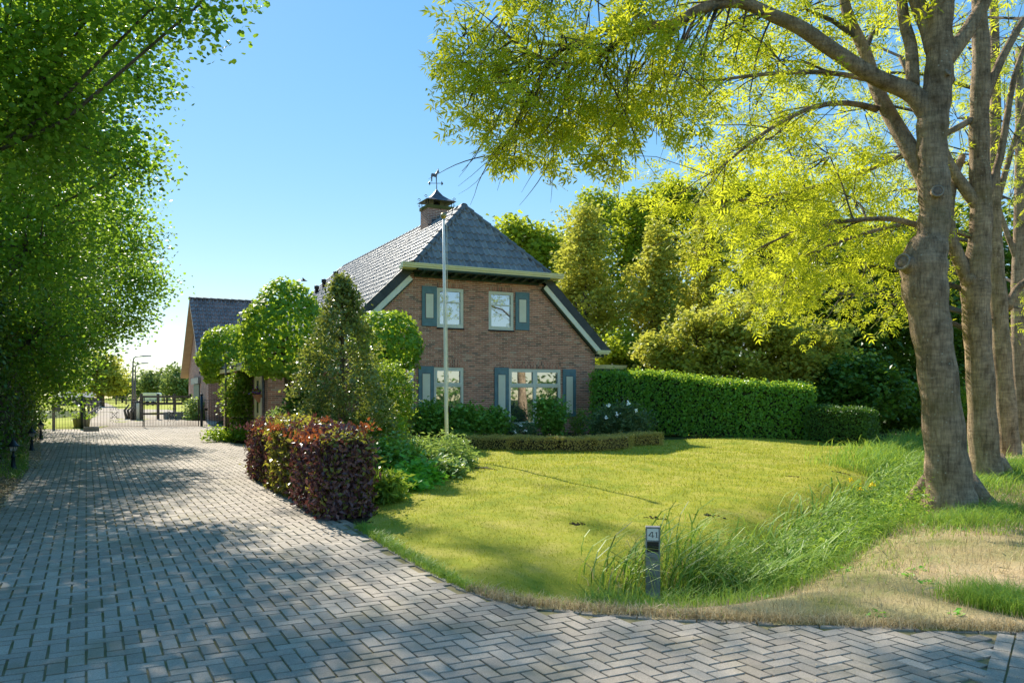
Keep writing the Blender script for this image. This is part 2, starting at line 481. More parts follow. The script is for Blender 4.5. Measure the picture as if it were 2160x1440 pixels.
mTILEB = M_tint('brown_glazed_roof_tile', [(0, (.19,.13,.11)), (1, (.36,.24,.20))], .3, .2, 30, 1.0, .3, 9)
mCAP = M_tint('grey_ridge_cap', [(0, (.13,.13,.135)), (1, (.21,.205,.20))], .6, .3, 40, .4, .4, 12)
mVERGE = M_tint('slate_grey_verge_tile', [(0, (.06,.066,.07)), (1, (.09,.096,.10))], .6, .3, 40, .3, .3, 12)
mCREAM = M('cream_paint', (.93,.84,.48), .45, var=.05, scale=3, bmp=.05)
mWHITE = M('off_white_paint', (.92,.88,.72), .4, var=.04, scale=3, bmp=.04)
mPANEL = M('cream_shutter_panel', (.92,.86,.66), .5, var=.04, scale=3, bmp=.05)
mBLUE = M('blue_green_paint', (.15,.26,.285), .45, var=.12, scale=5, bmp=.08)
mRED = M('dark_red_trim', (.10,.012,.015), .5, bmp=0)
mGREEN = M('dark_green_paint', (.04,.075,.05), .5, bmp=.1)
mSILL = M('dark_sill', (.02,.02,.022), .4, bmp=.05)
mLEAD = M('sheet_lead', (.10,.12,.145), .45, metal=.5, var=.2, scale=5)
mIRON = M('black_iron', (.012,.012,.014), .45, metal=.3, bmp=.05)
mWIRON = M('weathered_iron', (.16,.15,.16), .5, metal=.6, var=.3, scale=12)
mPOSTW = M('grey_painted_wood', (.27,.26,.25), .6, var=.25, scale=9, bmp=.3)
mWOOD = M('weathered_wood', (.17,.145,.12), .85, var=.35, scale=8, bmp=.6)
mTAN = M('tan_soffit_board', (.42,.31,.20), .7, var=.1, scale=4)
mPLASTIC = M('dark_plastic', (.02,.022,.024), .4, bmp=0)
mPOLE = M('white_flagpole_paint', (.92,.90,.84), .35, var=.08, scale=4, bmp=.05)
mBALL = M('golden_ball', (.55,.42,.16), .35, metal=.6, bmp=0)
mCONC = M('concrete', (.32,.31,.29), .9, var=.15, scale=5, bmp=.4)
mTERRA = M('terracotta', (.45,.24,.13), .8, var=.12, scale=5)
mGALV = M('galvanised_metal', (.30,.31,.33), .4, metal=.6, var=.15, scale=6)

m, t, p = new_mat('window_glass')           # dark room behind a strongly reflecting double pane
p.inputs['Base Color'].default_value = (.02,.025,.028,1); p.inputs['Roughness'].default_value = .6
gl = N(t, 'ShaderNodeBsdfGlossy'); gl.inputs['Roughness'].default_value = .015; gl.inputs['Color'].default_value = (.9,.95,1,1)
mx = N(t, 'ShaderNodeMixShader'); mx.inputs[0].default_value = .48
bn = N(t, 'ShaderNodeBump'); bn.inputs['Strength'].default_value = .04; bn.inputs['Distance'].default_value = .02
t.links.new(noise(t, coords(t), 1.3, 1), bn.inputs['Height']); t.links.new(bn.outputs[0], gl.inputs['Normal'])
t.links.new(p.outputs[0], mx.inputs[1]); t.links.new(gl.outputs[0], mx.inputs[2]); t.links.new(mx.outputs[0], t.nodes['Material Output'].inputs[0])
mGLASS = m
m, t, p = new_mat('lantern_glass'); p.inputs['Base Color'].default_value = (.75,.75,.68,1); p.inputs['Roughness'].default_value = .25
p.inputs['Transmission Weight'].default_value = .6; mLGLASS = m

def brick_tex(name, plane):
    m, t, p = new_mat(name); v = coords(t)
    sx = N(t, 'ShaderNodeSeparateXYZ'); t.links.new(v, sx.inputs[0]); cx = N(t, 'ShaderNodeCombineXYZ')
    t.links.new(sx.outputs['XY'.index(plane)], cx.inputs[0]); t.links.new(sx.outputs[2], cx.inputs[1])
    b = N(t, 'ShaderNodeTexBrick'); t.links.new(cx.outputs[0], b.inputs['Vector'])
    for k, q in (('Color1', (.44,.21,.15,1)), ('Color2', (.28,.13,.10,1)), ('Mortar', (.8,.68,.55,1)), ('Scale', 1), ('Mortar Size', .006), ('Mortar Smooth', .1), ('Bias', 0), ('Brick Width', .221), ('Row Height', .0625)):
        b.inputs[k].default_value = q
    c = mixc(t, .3, b.outputs[0], ramp(t, noise(t, v, 3, 5), [(.3, (.3,.3,.3)), (.7, (.75,.75,.75))]), 'OVERLAY')
    t.links.new(c, p.inputs['Base Color']); p.inputs['Roughness'].default_value = .9
    inv = N(t, 'ShaderNodeMath', operation='SUBTRACT'); inv.inputs[0].default_value = 1; t.links.new(b.outputs['Fac'], inv.inputs[1])
    bump(t, p, inv.outputs[0], .7, .01); return m
mBTX = brick_tex('brickwork_side', 'Y'); mBTF = brick_tex('brickwork_front', 'X')

def M_ground(name, stops, scale, bscale=40, bmp=.6, stops2=None, s2=None):
    m, t, p = new_mat(name); v = coords(t)
    c = ramp(t, noise(t, v, scale, 6, .65), stops)
    if stops2: 
        c = mixc(t, ramp(t, noise(t, v, s2, 3, .6), [(.42, (0,0,0)), (.62, (1,1,1))]), c, ramp(t, noise(t, v, scale*2.3, 5), stops2))
    fine = ramp(t, noise(t, v, bscale*2, 4, .7), [(.3, (.3,.3,.3)), (.7, (.72,.72,.72))])
    c = mixc(t, .5, c, fine, 'OVERLAY')
    t.links.new(c, p.inputs['Base Color']); p.inputs['Roughness'].default_value = 1; p.inputs['Specular IOR Level'].default_value = .1
    bump(t, p, noise(t, v, bscale, 4), bmp, .03); return m
mGROUND = M_ground('soil_and_weeds', [(.3, (.035,.05,.015)), (.5, (.06,.085,.02)), (.7, (.09,.09,.04))], 1.2)
mLAWN = M_ground('mown_grass_base', [(.3, (.19,.25,.022)), (.5, (.33,.33,.04)), (.75, (.50,.42,.11))], 1.6, 60, .5)
mVERGEG = M_ground('dry_grass_base', [(.25, (.36,.26,.13)), (.5, (.54,.40,.22)), (.75, (.66,.52,.32))], 2.2, 50, .7, [(.3, (.18,.19,.05)), (.7, (.28,.26,.10))], .55)
mFIELD = M_ground('meadow', [(.3, (.24,.30,.03)), (.5, (.36,.38,.05)), (.7, (.50,.44,.10))], .25, 6, .5)
mYARD = M_ground('pale_sand', [(.3, (.36,.29,.22)), (.7, (.52,.45,.36))], 1.5, 20, .4)
mBED = M_ground('dark_bed_soil', [(.3, (.03,.022,.014)), (.7, (.075,.055,.035))], 5, 40, .9)
mLITTER = M_ground('leaf_litter', [(.3, (.10,.10,.04)), (.5, (.18,.14,.075)), (.75, (.32,.22,.13))], 4, 40, .9)
mROAD = M('asphalt', (.055,.054,.052), .9, var=.2, scale=20)

# ------------------------------------------------------------------ setting: ground, lawn, verge, driveway
def axis(parts):
    a = []
    for lo, hi, st in parts: a += list(np.arange(lo, hi, st))
    return np.array(a+[parts[-1][1]])
gx = axis([(-900,-200,70), (-200,-60,14), (-60,-24,3), (-24,30,.4), (30,80,4), (80,300,20), (300,900,75)])
gy = axis([(-900,-100,80), (-100,2,12), (2,48,.4), (48,110,4), (110,300,12), (300,1300,100)])
X, Y = np.meshgrid(gx, gy, indexing='ij'); Z = h(X, Y)-.03-np.where(inside(X, Y, DRIVE), .06, 0); n1, n2 = X.shape
i, j = np.meshgrid(np.arange(n1-1), np.arange(n2-1), indexing='ij'); a = (i*n2+j).ravel()
tag(link('ground', np_mesh('ground', np.stack([X, Y, Z], -1).reshape(-1, 3), np.stack([a, a+n2, a+n2+1, a+1], -1), mGROUND, smooth=True)), kind='structure')

LAWN = EDGE[4:8]+[Gp(*p) for p in ((1050,1252),(1140,1262),(1240,1258),(1330,1228),(1480,1172),(1640,1102),(1790,1040),(1880,990),(1925,965),(1895,945),(1838,941),(1700,934),(1400,937),(1320,947),(1150,952),(985,947),(940,935),(880,930),(820,990),(800,1060),(780,1105))]
VERGE = EDGE[7:]+[(14, 7.4), (40, 26), (44, 40), (24, 42), (15.4, 26), Gp(1990,925), Gp(1975,985), Gp(1930,1030), Gp(1800,1105), Gp(1650,1185), Gp(1480,1240), Gp(1330,1252), Gp(1230,1262), Gp(1140,1262), Gp(1050,1252)]
BED = [Gp(*p) for p in ((560,941),(548,985),(545,1008),(640,1056),(745,1108),(790,1105),(830,1070),(900,1040),(985,1000),(985,948),(1150,952),(1320,948),(1400,938),(1395,925))]+[(4.2,30.3), (2.9,29.6), (-8.3,24.2), (-10.6,26.5), (-14.0,38.2), Gp(478,897), Gp(463,915), Gp(458,926), Gp(485,933)]
lawn = sheet('lawn', LAWN, .09, .002, mLAWN)
verge = sheet('verge', VERGE, .14, .003, mVERGEG)
bed = sheet('planting_bed', BED, .2, -.008, mBED)
drive = sheet('driveway', DRIVE, .13, -.013, mJOINT)
LEFT = [(-3.2,3.0), (-3.75,4.6), (-10.3,17.3), (-20.4,34.7), (-24,34), (-14,14), (-9,3)]
sheet('leaf_litter_strip', LEFT, .1, .004, mLITTER, jag=.06)
YARD = [gL, gR, (-13.0,38.2), (-14.85,40.1), (-17.6,44.9), Gp(360,868), Gp(250,866), Gp(225,850), Gp(200,846), Gp(190,850), Gp(205,880), Gp(180,895)]
sheet('sand_yard', YARD, .35, .012, mYARD)
FIELD = [(-200, 200), (-29, 60), (-23, 37.5), (-20.4,35.0), gL, (-15,43), (-9, 50), (-6, 200)]
sheet('meadow', FIELD, 1.0, .004, mFIELD)
sheet('road', [(-60,-6), (-10, 2.2), (2, 1.9), (18, 9.5), (60, 42), (66,38), (20, 3), (0,-3), (-60,-12)], .8, .006, mROAD)

# herringbone pavers, 21 x 10.5 cm, laid on the angle of the house
rng = np.random.default_rng(5)
mod = .1085
def to_pq(X, Y): return X*CA+Y*SA, -X*SA+Y*CA
ii, jj = np.meshgrid(np.arange(-190, 130), np.arange(10, 460), indexing='ij')
c4 = (ii-jj) % 4
hor = c4 == 0; ver = c4 == 3
pc = np.concatenate([(ii[hor]+1)*mod, (ii[ver]+.5)*mod]); qc = np.concatenate([(jj[hor]+.5)*mod, (jj[ver]+1)*mod])
isv = np.concatenate([np.zeros(hor.sum(), bool), np.ones(ver.sum(), bool)])
wv = .02*np.sin(pc*1.9+qc*.4)+.015*np.sin(qc*1.1)        # rows wander a little
px = pc*CA-(qc+wv)*SA; py = pc*SA+(qc+wv)*CA
RB0, RB1 = np.array([2.62, 4.75]), np.array([3.24, 5.66]); rd = (RB1-RB0)/np.linalg.norm(RB1-RB0); rn = np.array([rd[1], -rd[0]])
srd = (px-RB0[0])*rn[0]+(py-RB0[1])*rn[1]
k = inside(px, py, DRIVE) & (seg_dist(px, py, EDGE) > .09) & (srd < .055) & (py > 4.35) & (np.abs(px) < .66*py+.6)
px, py, isv = px[k], py[k], isv[k]
n = len(px)
# soldier border along the curved edge and the stretcher rows of the road
ex = []; 
P = [np.array(p) for p in EDGE]
dcarry = 0
for a_, b_ in zip(P[:-1], P[1:]):
    L = np.linalg.norm(b_-a_); d = (b_-a_)/L; s = dcarry
    while s < L: ex.append((*(a_+d*s), math.atan2(d[1], d[0]))); s += .212
    dcarry = s-L
rows = []
for r in range(0, 60):
    for s in np.arange(-3, 14, .214):
        q = RB0+rn*(.125+r*.108)+rd*(s+(r % 2)*.107)
        if inside(np.array([q[0]]), np.array([q[1]]), DRIVE)[0] and seg_dist(q[0], q[1], EDGE) > .11 and 4.3 < q[1] < 7 and abs(q[0]) < .66*q[1]+.5: rows.append((*q, math.atan2(rd[1], rd[0])))
allx = np.concatenate([px, [e[0] for e in ex], [e[0] for e in rows]]); ally = np.concatenate([py, [e[1] for e in ex], [e[1] for e in rows]])
ang = np.concatenate([np.where(isv, A+math.pi/2, A), [e[2] for e in ex], [e[2] for e in rows]])+rng.normal(0, .012, len(allx))
k = (ally > 4.3) & (np.abs(allx) < .66*ally+.6)
allx, ally, ang = allx[k], ally[k], ang[k]; n = len(allx)
zt = h(allx, ally)+rng.normal(0, .001, n)
C = np.stack([allx, ally, zt-.02], 1)
hl, hw = .1035-rng.uniform(0, .0025, n), .0492-rng.uniform(0, .002, n)
isv_ = np.abs(np.cos(ang-A)) < .3
hw = np.where(isv_, hw-.0035, hw); hl = np.where(isv_, hl, hl-.002)
tilt = rng.normal(0, .003, (n, 2))
ax = np.stack([np.cos(ang)*hl, np.sin(ang)*hl, tilt[:, 0]*hl+.0105*np.sin(ang)*hl], 1)
ay = np.stack([-np.sin(ang)*hw, np.cos(ang)*hw, tilt[:, 1]*hw+.0105*np.cos(ang)*hw], 1)
az = np.tile(np.array([0, 0, .02]), (n, 1))
tn = np.clip(rng.normal(.5, .18, n), 0, 1)
order = np.argsort(np.hypot(allx, ally)); near, far = order[:300], order[300:]
V, Fc = boxes_np(C[far], ax[far], ay[far], az[far])
link('paver', np_mesh('pavers_far', V, Fc, mPAVER, np.repeat(tn[far], 8)), drive, 'stuff')
meshes = []
for q in range(8):
    mb = MB().box((-.102,-.0478,-.02), (.102,.0478,.02), (q+.5)/8)
    o = mb.build('paver', mPAVER, drive, bevel=.004); meshes.append(o.data); bpy.data.objects.remove(o)
for i_ in near:
    o = link('paver', meshes[min(7, int(tn[i_]*8))], drive)
    o.location = C[i_]; o.rotation_euler = (tilt[i_, 1], -tilt[i_, 0], ang[i_])

# ------------------------------------------------------------------ the farmhouse
R0 = (2.99, 29.74); ZB = .3
house = thing('farmhouse', (R0[0], R0[1], ZB), 'brick farmhouse with half hipped grey tiled roof, cream gutters and blue shutters', 'house', rz=A)
OFF = (0, 0, -ZB)
def HL(s, t, z): """house coordinates -> world"""; return Vector((R0[0]-CA*s-SA*t, R0[1]-SA*s+CA*t, z))
CS = 4.625; KR = .97; RZ = 8.3; TH = math.atan(KR); HLN = 17.4; T_AP = 1.23; ZH = 5.88
WINS = [(5.17,6.22,.74,2.67,1), (6.92,7.97,.74,2.67,1), (1.43,3.48,.74,2.67,2), (5.17,6.12,3.97,5.27,0), (3.30,4.25,3.97,5.27,0)]
SOLD = [(5.17,6.22,2.67,2.9375,2), (6.92,7.97,2.67,2.9375,2), (1.43,3.48,2.67,2.9375,2), (5.17,6.12,5.27,5.4375,1), (3.30,4.25,5.27,5.4375,1)]
def intervals(z0, z1, holes, smin, smax):
    iv = [(smin, smax)]
    for (a, b, c, d) in holes:
        if c < z1-1e-4 and d > z0+1e-4:
            nv = []
            for (p_, q_) in iv:
                if b <= p_ or a >= q_: nv.append((p_, q_)); continue
                if a > p_: nv.append((p_, a))
                if b < q_: nv.append((b, q_))
            iv = nv
    return iv
holes_w = [w[:4] for w in WINS]
wall = MB(); CH_ = .0625
bricks = []       # (s centre, z centre, half length, half height)
rng = np.random.default_rng(7)
zz = ZB-.3; k = 0
while zz < 5.76:
    z1 = min(zz+CH_, 5.8); zm = .5*(zz+z1)
    hw_ = min(4.625, (8.02-zm)/KR); lo, hi = CS-hw_, CS+hw_
    for (p_, q_) in intervals(zz, z1, holes_w, lo, hi): wall.box((-q_, .005, zz), (-p_, .11, z1))
    for (p_, q_) in intervals(zz, z1, holes_w+[x[:4] for x in SOLD], lo, hi):
        s = math.floor(p_/.2215)*.2215+(.11075 if k % 2 else 0)-.2215*2
        while s < q_:
            a_, b_ = max(s, p_), min(s+.2105, q_)
            if b_-a_ > .04: bricks.append((.5*(a_+b_), zm, .5*(b_-a_), .0255))
            s += .2215
    zz = z1; k += 1
for (a_, b_, c_, d_, nr) in SOLD:
    m_ = int(round((b_-a_)/.062)); st = (b_-a_)/m_
    for q in range(m_):
        s = a_+(q+.5)*st
        if nr == 1: bricks.append((s, (c_+d_)/2, .0255, (d_-c_)/2-.005))
        else:
            zc = c_+(.17 if q % 2 else .11)
            bricks.append((s, (c_+zc)/2, .0255, (zc-c_)/2-.005)); bricks.append((s, (zc+d_)/2, .0255, (d_-zc)/2-.005))
front = wall.build('front_wall', mMORT, house, OFF)
B = np.array(bricks); n = len(B)
tn = np.clip(rng.normal(.48, .24, n), 0, 1)
C = np.stack([-B[:, 0], np.full(n, .05)+rng.normal(0, .0012, n), B[:, 1]-ZB], 1)
full = np.abs(B[:, 2]-.10525) < 1e-3
d0 = np.hypot(B[:, 0]-4.7, B[:, 1]-4.2); d0[~full] = 99
order = np.argsort(d0); nearb = order[:300]; farb = order[300:]
o_ = np.zeros(len(farb))
V, Fc = boxes_np(C[farb], np.stack([B[farb, 2], o_, o_], 1), np.stack([o_, o_+.05, o_], 1), np.stack([o_, o_, B[farb, 3]], 1), True)
link('brick', np_mesh('bricks_rest', V, Fc, mBRICK, np.repeat(tn[farb], 8)), front, 'stuff')
bm_ = []
for q in range(8):
    o = MB().box((-.10525,-.05,-.0255), (.10525,.05,.0255), (q+.5)/8).build('brick', mBRICK, front); bm_.append(o.data); bpy.data.objects.remove(o)
for i_ in nearb:
    o = link('brick', bm_[min(7, int(tn[i_]*8))], front); o.location = C[i_]

# side and back walls
mb = MB()
mb.box((-9.25, .11, 0), (-9.14, HLN, 3.45)); mb.box((-.11, .11, 0), (0, HLN, 3.45))
mb.build('side_wall', mBTX, house, OFF)
mb = MB(); mb.prism([(-9.25, HLN-.1, 0), (0, HLN-.1, 0), (0, HLN-.1, 3.5), (-2.4, HLN-.1, 5.75), (-6.85, HLN-.1, 5.75), (-9.25, HLN-.1, 3.5)], (0, .1, 0))
mb.build('rear_wall', mBTF, house, OFF)
MB().prism([(-9.1, .6, .3), (-.15, .6, .3), (-.15, .6, 3.2), (-2.5, .6, 5.4), (-6.75, .6, 5.4), (-9.1, .6, 3.2)], (0, .05, 0)).build('dark_room_sheet', mPLASTIC, house, OFF)  # dark sheet standing in for the unlit rooms behind the windows

# windows
def window(a, b, c, d, typ):
    w_ = b-a; y0, y1 = .02, .09
    X0, X1 = -b, -a
    f = MB(); fw = .06
    f.box((X0, y0, c), (X0+fw, y1, d)); f.box((X1-fw, y0, c), (X1, y1, d)); f.box((X0+fw, y0, d-fw), (X1-fw, y1, d)); f.box((X0+fw, y0-.008, c), (X1-fw, y1, c+fw))
    if typ == 2: xm = (X0+X1)/2; f.box((xm-.035, y0, c+fw), (xm+.035, y1, d-fw)); bays = [(X0+fw, xm-.035), (xm+.035, X1-fw)]
    else: bays = [(X0+fw, X1-fw)]
    tz = 2.08 if typ else None
    fr = f.build('window', mWHITE, house, OFF)
    for (p_, q_) in bays:
        if typ:
            f2 = MB(); f2.box((p_, y0+.004, tz-.03), (q_, y1-.004, tz+.02)); f2.build('transom', mWHITE, fr, (0,0,-ZB))
            segs = [(c+fw, tz-.03, .025), (tz+.02, d-fw, .055)]
        else: segs = [(c+fw, d-fw, .05)]
        for (z0, z1, sw) in segs:
            s_ = MB(); yy0, yy1 = y0+.018, y1-.01
            if sw > .03: yy0 = y0-.006
            s_.box((p_+.003, yy0, z0+.003), (p_+sw, yy1, z1-.003)); s_.box((q_-sw, yy0, z0+.003), (q_-.003, yy1, z1-.003))
            s_.box((p_+sw, yy0, z1-sw), (q_-sw, yy1, z1-.003)); s_.box((p_+sw, yy0, z0+.003), (q_-sw, yy1, z0+sw+.01))
            if not typ: s_.box((p_+sw, yy0+.006, 4.79), (q_-sw, yy1-.006, 4.83))
            s_.build('sash', mWHITE, fr, (0,0,-ZB))
            if typ: MB().box((p_+sw, .066, z0+sw), (q_-sw, .072, z1-sw)).build('pane', mGLASS, fr, (0,0,-ZB))
            else:
                MB().box((p_+sw, .060, z0+sw), (q_-sw, .064, 4.79)).build('pane', mGLASS, fr, (0,0,-ZB))
                MB().box((p_+sw, .060, 4.83), (q_-sw, .064, z1-sw)).build('pane', mGLASS, fr, (0,0,-ZB))
    MB().box((X0-.01, -.035, c-.05), (X1+.01, .09, c-.002)).build('sill', mSILL, fr, (0,0,-ZB))
for w in WINS: window(*w)
def shutter(a, b, c, d):
    X0, X1 = -b+.005, -a-.005; w_ = X1-X0; m_ = w_*.25
    sh = MB(); sh.box((X0, -.045, c), (X1, -.012, d)); sh = sh.build('shutter', mBLUE, house, OFF, bevel=.004)
    pz0, pz1 = c+.27 if d-c < 1.5 else c+.12, d-.25
    f = MB(); e = .014
    f.box((X0+m_-e, -.049, pz0-e), (X1-m_+e, -.0455, pz1+e)); f.build('trim', mRED, sh, OFF)
    MB().box((X0+m_, -.054, pz0), (X1-m_, -.0495, pz1)).build('panel', mPANEL, sh, OFF)
for s_ in ((6.13,6.66,3.99,5.29), (2.70,3.25,3.99,5.29), (6.24,6.78,1.0,2.70), (3.50,4.05,1.0,2.70), (.82,1.37,1.0,2.68)): shutter(*s_)

# roof: slabs, tiles, ridge caps, hood
roof = MB()
def rz_(s): return RZ-KR*abs(s-CS)
z58 = CS+(RZ-ZH)/KR - CS   # half width at the hood
HB = HLN+.1
for sg in (1, -1):
    def Pp(ds, t, z): return (-(CS+sg*ds), t, z-.03)
    poly = [Pp(5.1,-.1,RZ-5.1*KR), Pp(z58,-.1,ZH), Pp(z58-.0,-.45,ZH), Pp(0,T_AP,RZ), Pp(0,HB-1.2,RZ), Pp(z58,HB,ZH), Pp(5.1,HB,RZ-5.1*KR)]
    if sg < 0: poly = poly[::-1]
    roof.prism(poly, (0, 0, -.10))
hp = [(-(CS+z58), -.45, ZH-.03), (-(CS-z58), -.45, ZH-.03), (-CS, T_AP, RZ-.03)]
roof.prism(hp[::-1], (0, 0, -.1)); roof.prism([(x, 2*HB/2*1.0+ (HB-y-HB), z) for x, y, z in hp], (0, 0, -.1)) if False else None
roof.prism([(-(CS+z58), HB, ZH-.03), (-(CS-z58), HB, ZH-.03), (-CS, HB-1.2, RZ-.03)], (0, 0, -.1))
roof_o = roof.build('roof', mVERGE, house, OFF)

def tile_profile(w):
    xs = np.array([0, .12, .28, .45, .60, .74, .88, 1.0])*w
    zs = np.array([.034, .008, 0, .004, .028, .070, .070, .034])
    return xs, zs
def tile_block(ox, dx, dup, nrm, w=.205, l=.335, clampf=None):
    """one interlocking tile: curved pan, roll and a thick lower edge"""
    xs, zs = tile_profile(w); m_ = len(xs)
    rowsd = [(-.015, .006), (-.015, .040), (l+.02, .006)]
    V = []
    for (u_, zo) in rowsd:
        for x, z in zip(xs, zs):
            xx = x
            if clampf: lo, hi = clampf(u_); xx = min(max(x, lo), hi)
            V.append(ox+dx*xx+dup*u_+nrm*(z*(1 if zo != rowsd[0][1] or u_ > 0 else 1)+zo))
    Fc = []
    for r in range(2):
        for i in range(m_-1): Fc.append((r*m_+i, r*m_+i+1, (r+1)*m_+i+1, (r+1)*m_+i))
    return V, Fc
def lay_tiles(parent, o, dx, dup, nrm, ncol, nrow, lo, hi, mat, w=.205, l=.335, nsingle=0, name='roof_tile', pick=None, rng=rng, off=Vector((0,0,0))):
    """o: lower corner; lo/hi(u) give the allowed x range at height u on the slope"""
    bulkV, bulkF, bulkT = [], [], []; singles = []
    cache = {}
    for r in range(nrow):
        for c in range(ncol):
            x0, u0 = c*w, r*l
            um = u0+l/2
            a, b = lo(um)-x0, hi(um)-x0
            if b < .02 or a > w-.02: continue
            full_ = lo(u0) <= x0 and lo(u0+l) <= x0 and hi(u0) >= x0+w and hi(u0+l) >= x0+w
            singles.append((pick(x0, u0) if pick else 0, r, c, full_))
    singles.sort(key=lambda q: q[0]); 
    for idx, (pk, r, c, full_) in enumerate(singles):
        x0, u0 = c*w, r*l; tint = float(np.clip(rng.normal(.5, .25), 0, 1))
        cf = None if full_ else (lambda u_, x0=x0, u0=u0: (lo(u0+u_)-x0, hi(u0+u_)-x0))
        jit = nrm*rng.normal(0, .002)
        if idx < nsingle:
            key = round(tint*4) if full_ else None
            if key is None or key not in cache:
                V, Fc = tile_block(Vector((0,0,0)), dx, dup, nrm, w, l, cf)
                me = bpy.data.meshes.new(name); me.from_pydata([tuple(v) for v in V], [], Fc)
                a_ = me.attributes.new('tint', 'FLOAT', 'POINT'); a_.data.foreach_set('value', [tint]*len(V)); me.materials.append(mat)
                if key is not None: cache[key] = me
            else: me = cache[key]
            ob = link(name, me, parent); ob.location = o+dx*x0+dup*u0+jit+off
        else:
            V, Fc = tile_block(o+dx*x0+dup*u0+jit+off, dx, dup, nrm, w, l, cf)
            b_ = len(bulkV); bulkV += [tuple(v) for v in V]; bulkF += [tuple(b_+i for i in f) for f in Fc]; bulkT += [tint]*len(V)
    if bulkV:
        ob = link(name, np_mesh('tiles', bulkV, bulkF, mat, bulkT), parent, 'stuff')
OV = Vector(OFF)
# left (sunlit) slope: x runs along +t, up the slope towards the ridge
dup = Vector((math.cos(TH), 0, math.sin(TH))); dxv = Vector((0, 1, 0)); nrm = Vector((-math.sin(TH), 0, math.cos(TH)))
oL = Vector((-(CS+5.13), -.17, RZ-5.13*KR+.01))
def loL(u):
    z = RZ-5.13*KR+u*math.sin(TH)
    return .02 if z < ZH-.02 else -.28+(z-ZH)/(RZ-ZH)*(T_AP+.45)+.02
def hiL(u):
    z = RZ-5.13*KR+u*math.sin(TH)
    return HB+.2 if z < ZH else HB+.17-(z-ZH)/(RZ-ZH)*1.2
lay_tiles(roof_o, oL, dxv, dup, nrm, 88, 22, loL, lambda u: hiL(u) if u < 7.1 else -9, mTILE, nsingle=170, pick=lambda x, u: x-u*.25, off=OV)
# the small front hip
HA = math.atan2(RZ-ZH, T_AP+.45); dup = Vector((0, math.cos(HA), math.sin(HA))); dxv = Vector((1, 0, 0)); nrm = Vector((0, -math.sin(HA), math.cos(HA)))
oH = Vector((-(CS+z58), -.47, ZH+.0)); HH = (RZ-ZH)/math.sin(HA)
lay_tiles(roof_o, oH, dxv, dup, nrm, 26, 9, lambda u: z58*min(1, max(0,u)/HH), lambda u: 2*z58-z58*min(1, max(0,u)/HH), mTILE, l=.33, nsingle=130, off=OV)
# plain right slope needs no single tiles from here, but stays tiled
dup = Vector((-math.cos(TH), 0, math.sin(TH))); dxv = Vector((0, -1, 0)); nrm = Vector((math.sin(TH), 0, math.cos(TH)))
oR = Vector((-(CS-5.13), HB+.2, RZ-5.13*KR+.01))
lay_tiles(roof_o, oR, dxv, dup, nrm, 90, 22, lambda u: 0, lambda u: (HB+.35 if RZ-5.13*KR+u*math.sin(TH) < ZH-.02 else HB+.6-(RZ-5.13*KR+u*math.sin(TH)-ZH)/(RZ-ZH)*(T_AP+.45)) if u < 7.1 else -9, mTILE, off=OV)

def caps(p0, p1, parent, r=.125, l=.40, mat=mCAP, name='ridge_cap', tilt=1):
    p0, p1 = Vector(p0), Vector(p1); d = p1-p0; L = d.length; d.normalize(); n_ = int(L/l)+1; st = L/n_
    side = d.cross(Vector((0,0,1))).normalized(); up = side.cross(d).normalized()
    for q in range(n_):
        mb = MB(); vs = []; fs = []
        for (f_, rr, lift) in ((-.02, r*1.08, .02), (st, r*.96, .0)):
            for a_ in np.linspace(-.35, math.pi+.35, 8):
                vs.append(p0+d*(q*st+f_)+side*math.cos(a_)*rr+up*(math.sin(a_)*rr*.75+lift-.02))
            for a_ in np.linspace(math.pi+.35, -.35, 8):
                vs.append(p0+d*(q*st+f_)+side*math.cos(a_)*(rr-.02)+up*(math.sin(a_)*(rr-.02)*.75+lift-.02))
        fs = [(i, i+1, 16+i+1, 16+i) for i in range(15)]+[(15, 0, 16, 31)]+[tuple(range(16))[::-1], tuple(range(16, 32))]
        mb.add(vs, fs, random.random()); mb.build(name, mat, parent, OFF)
caps((-CS, T_AP-.05, RZ+.03), (-CS, HB-1.2, RZ+.03), roof_o)
caps((-(CS+z58-.02), -.45, ZH+.06), (-CS, T_AP, RZ+.05), roof_o)
caps((-(CS-z58+.02), -.45, ZH+.06), (-CS, T_AP, RZ+.05), roof_o)
caps((-(CS+z58-.02), HB, ZH+.06), (-CS, HB-1.2, RZ+.05), roof_o)
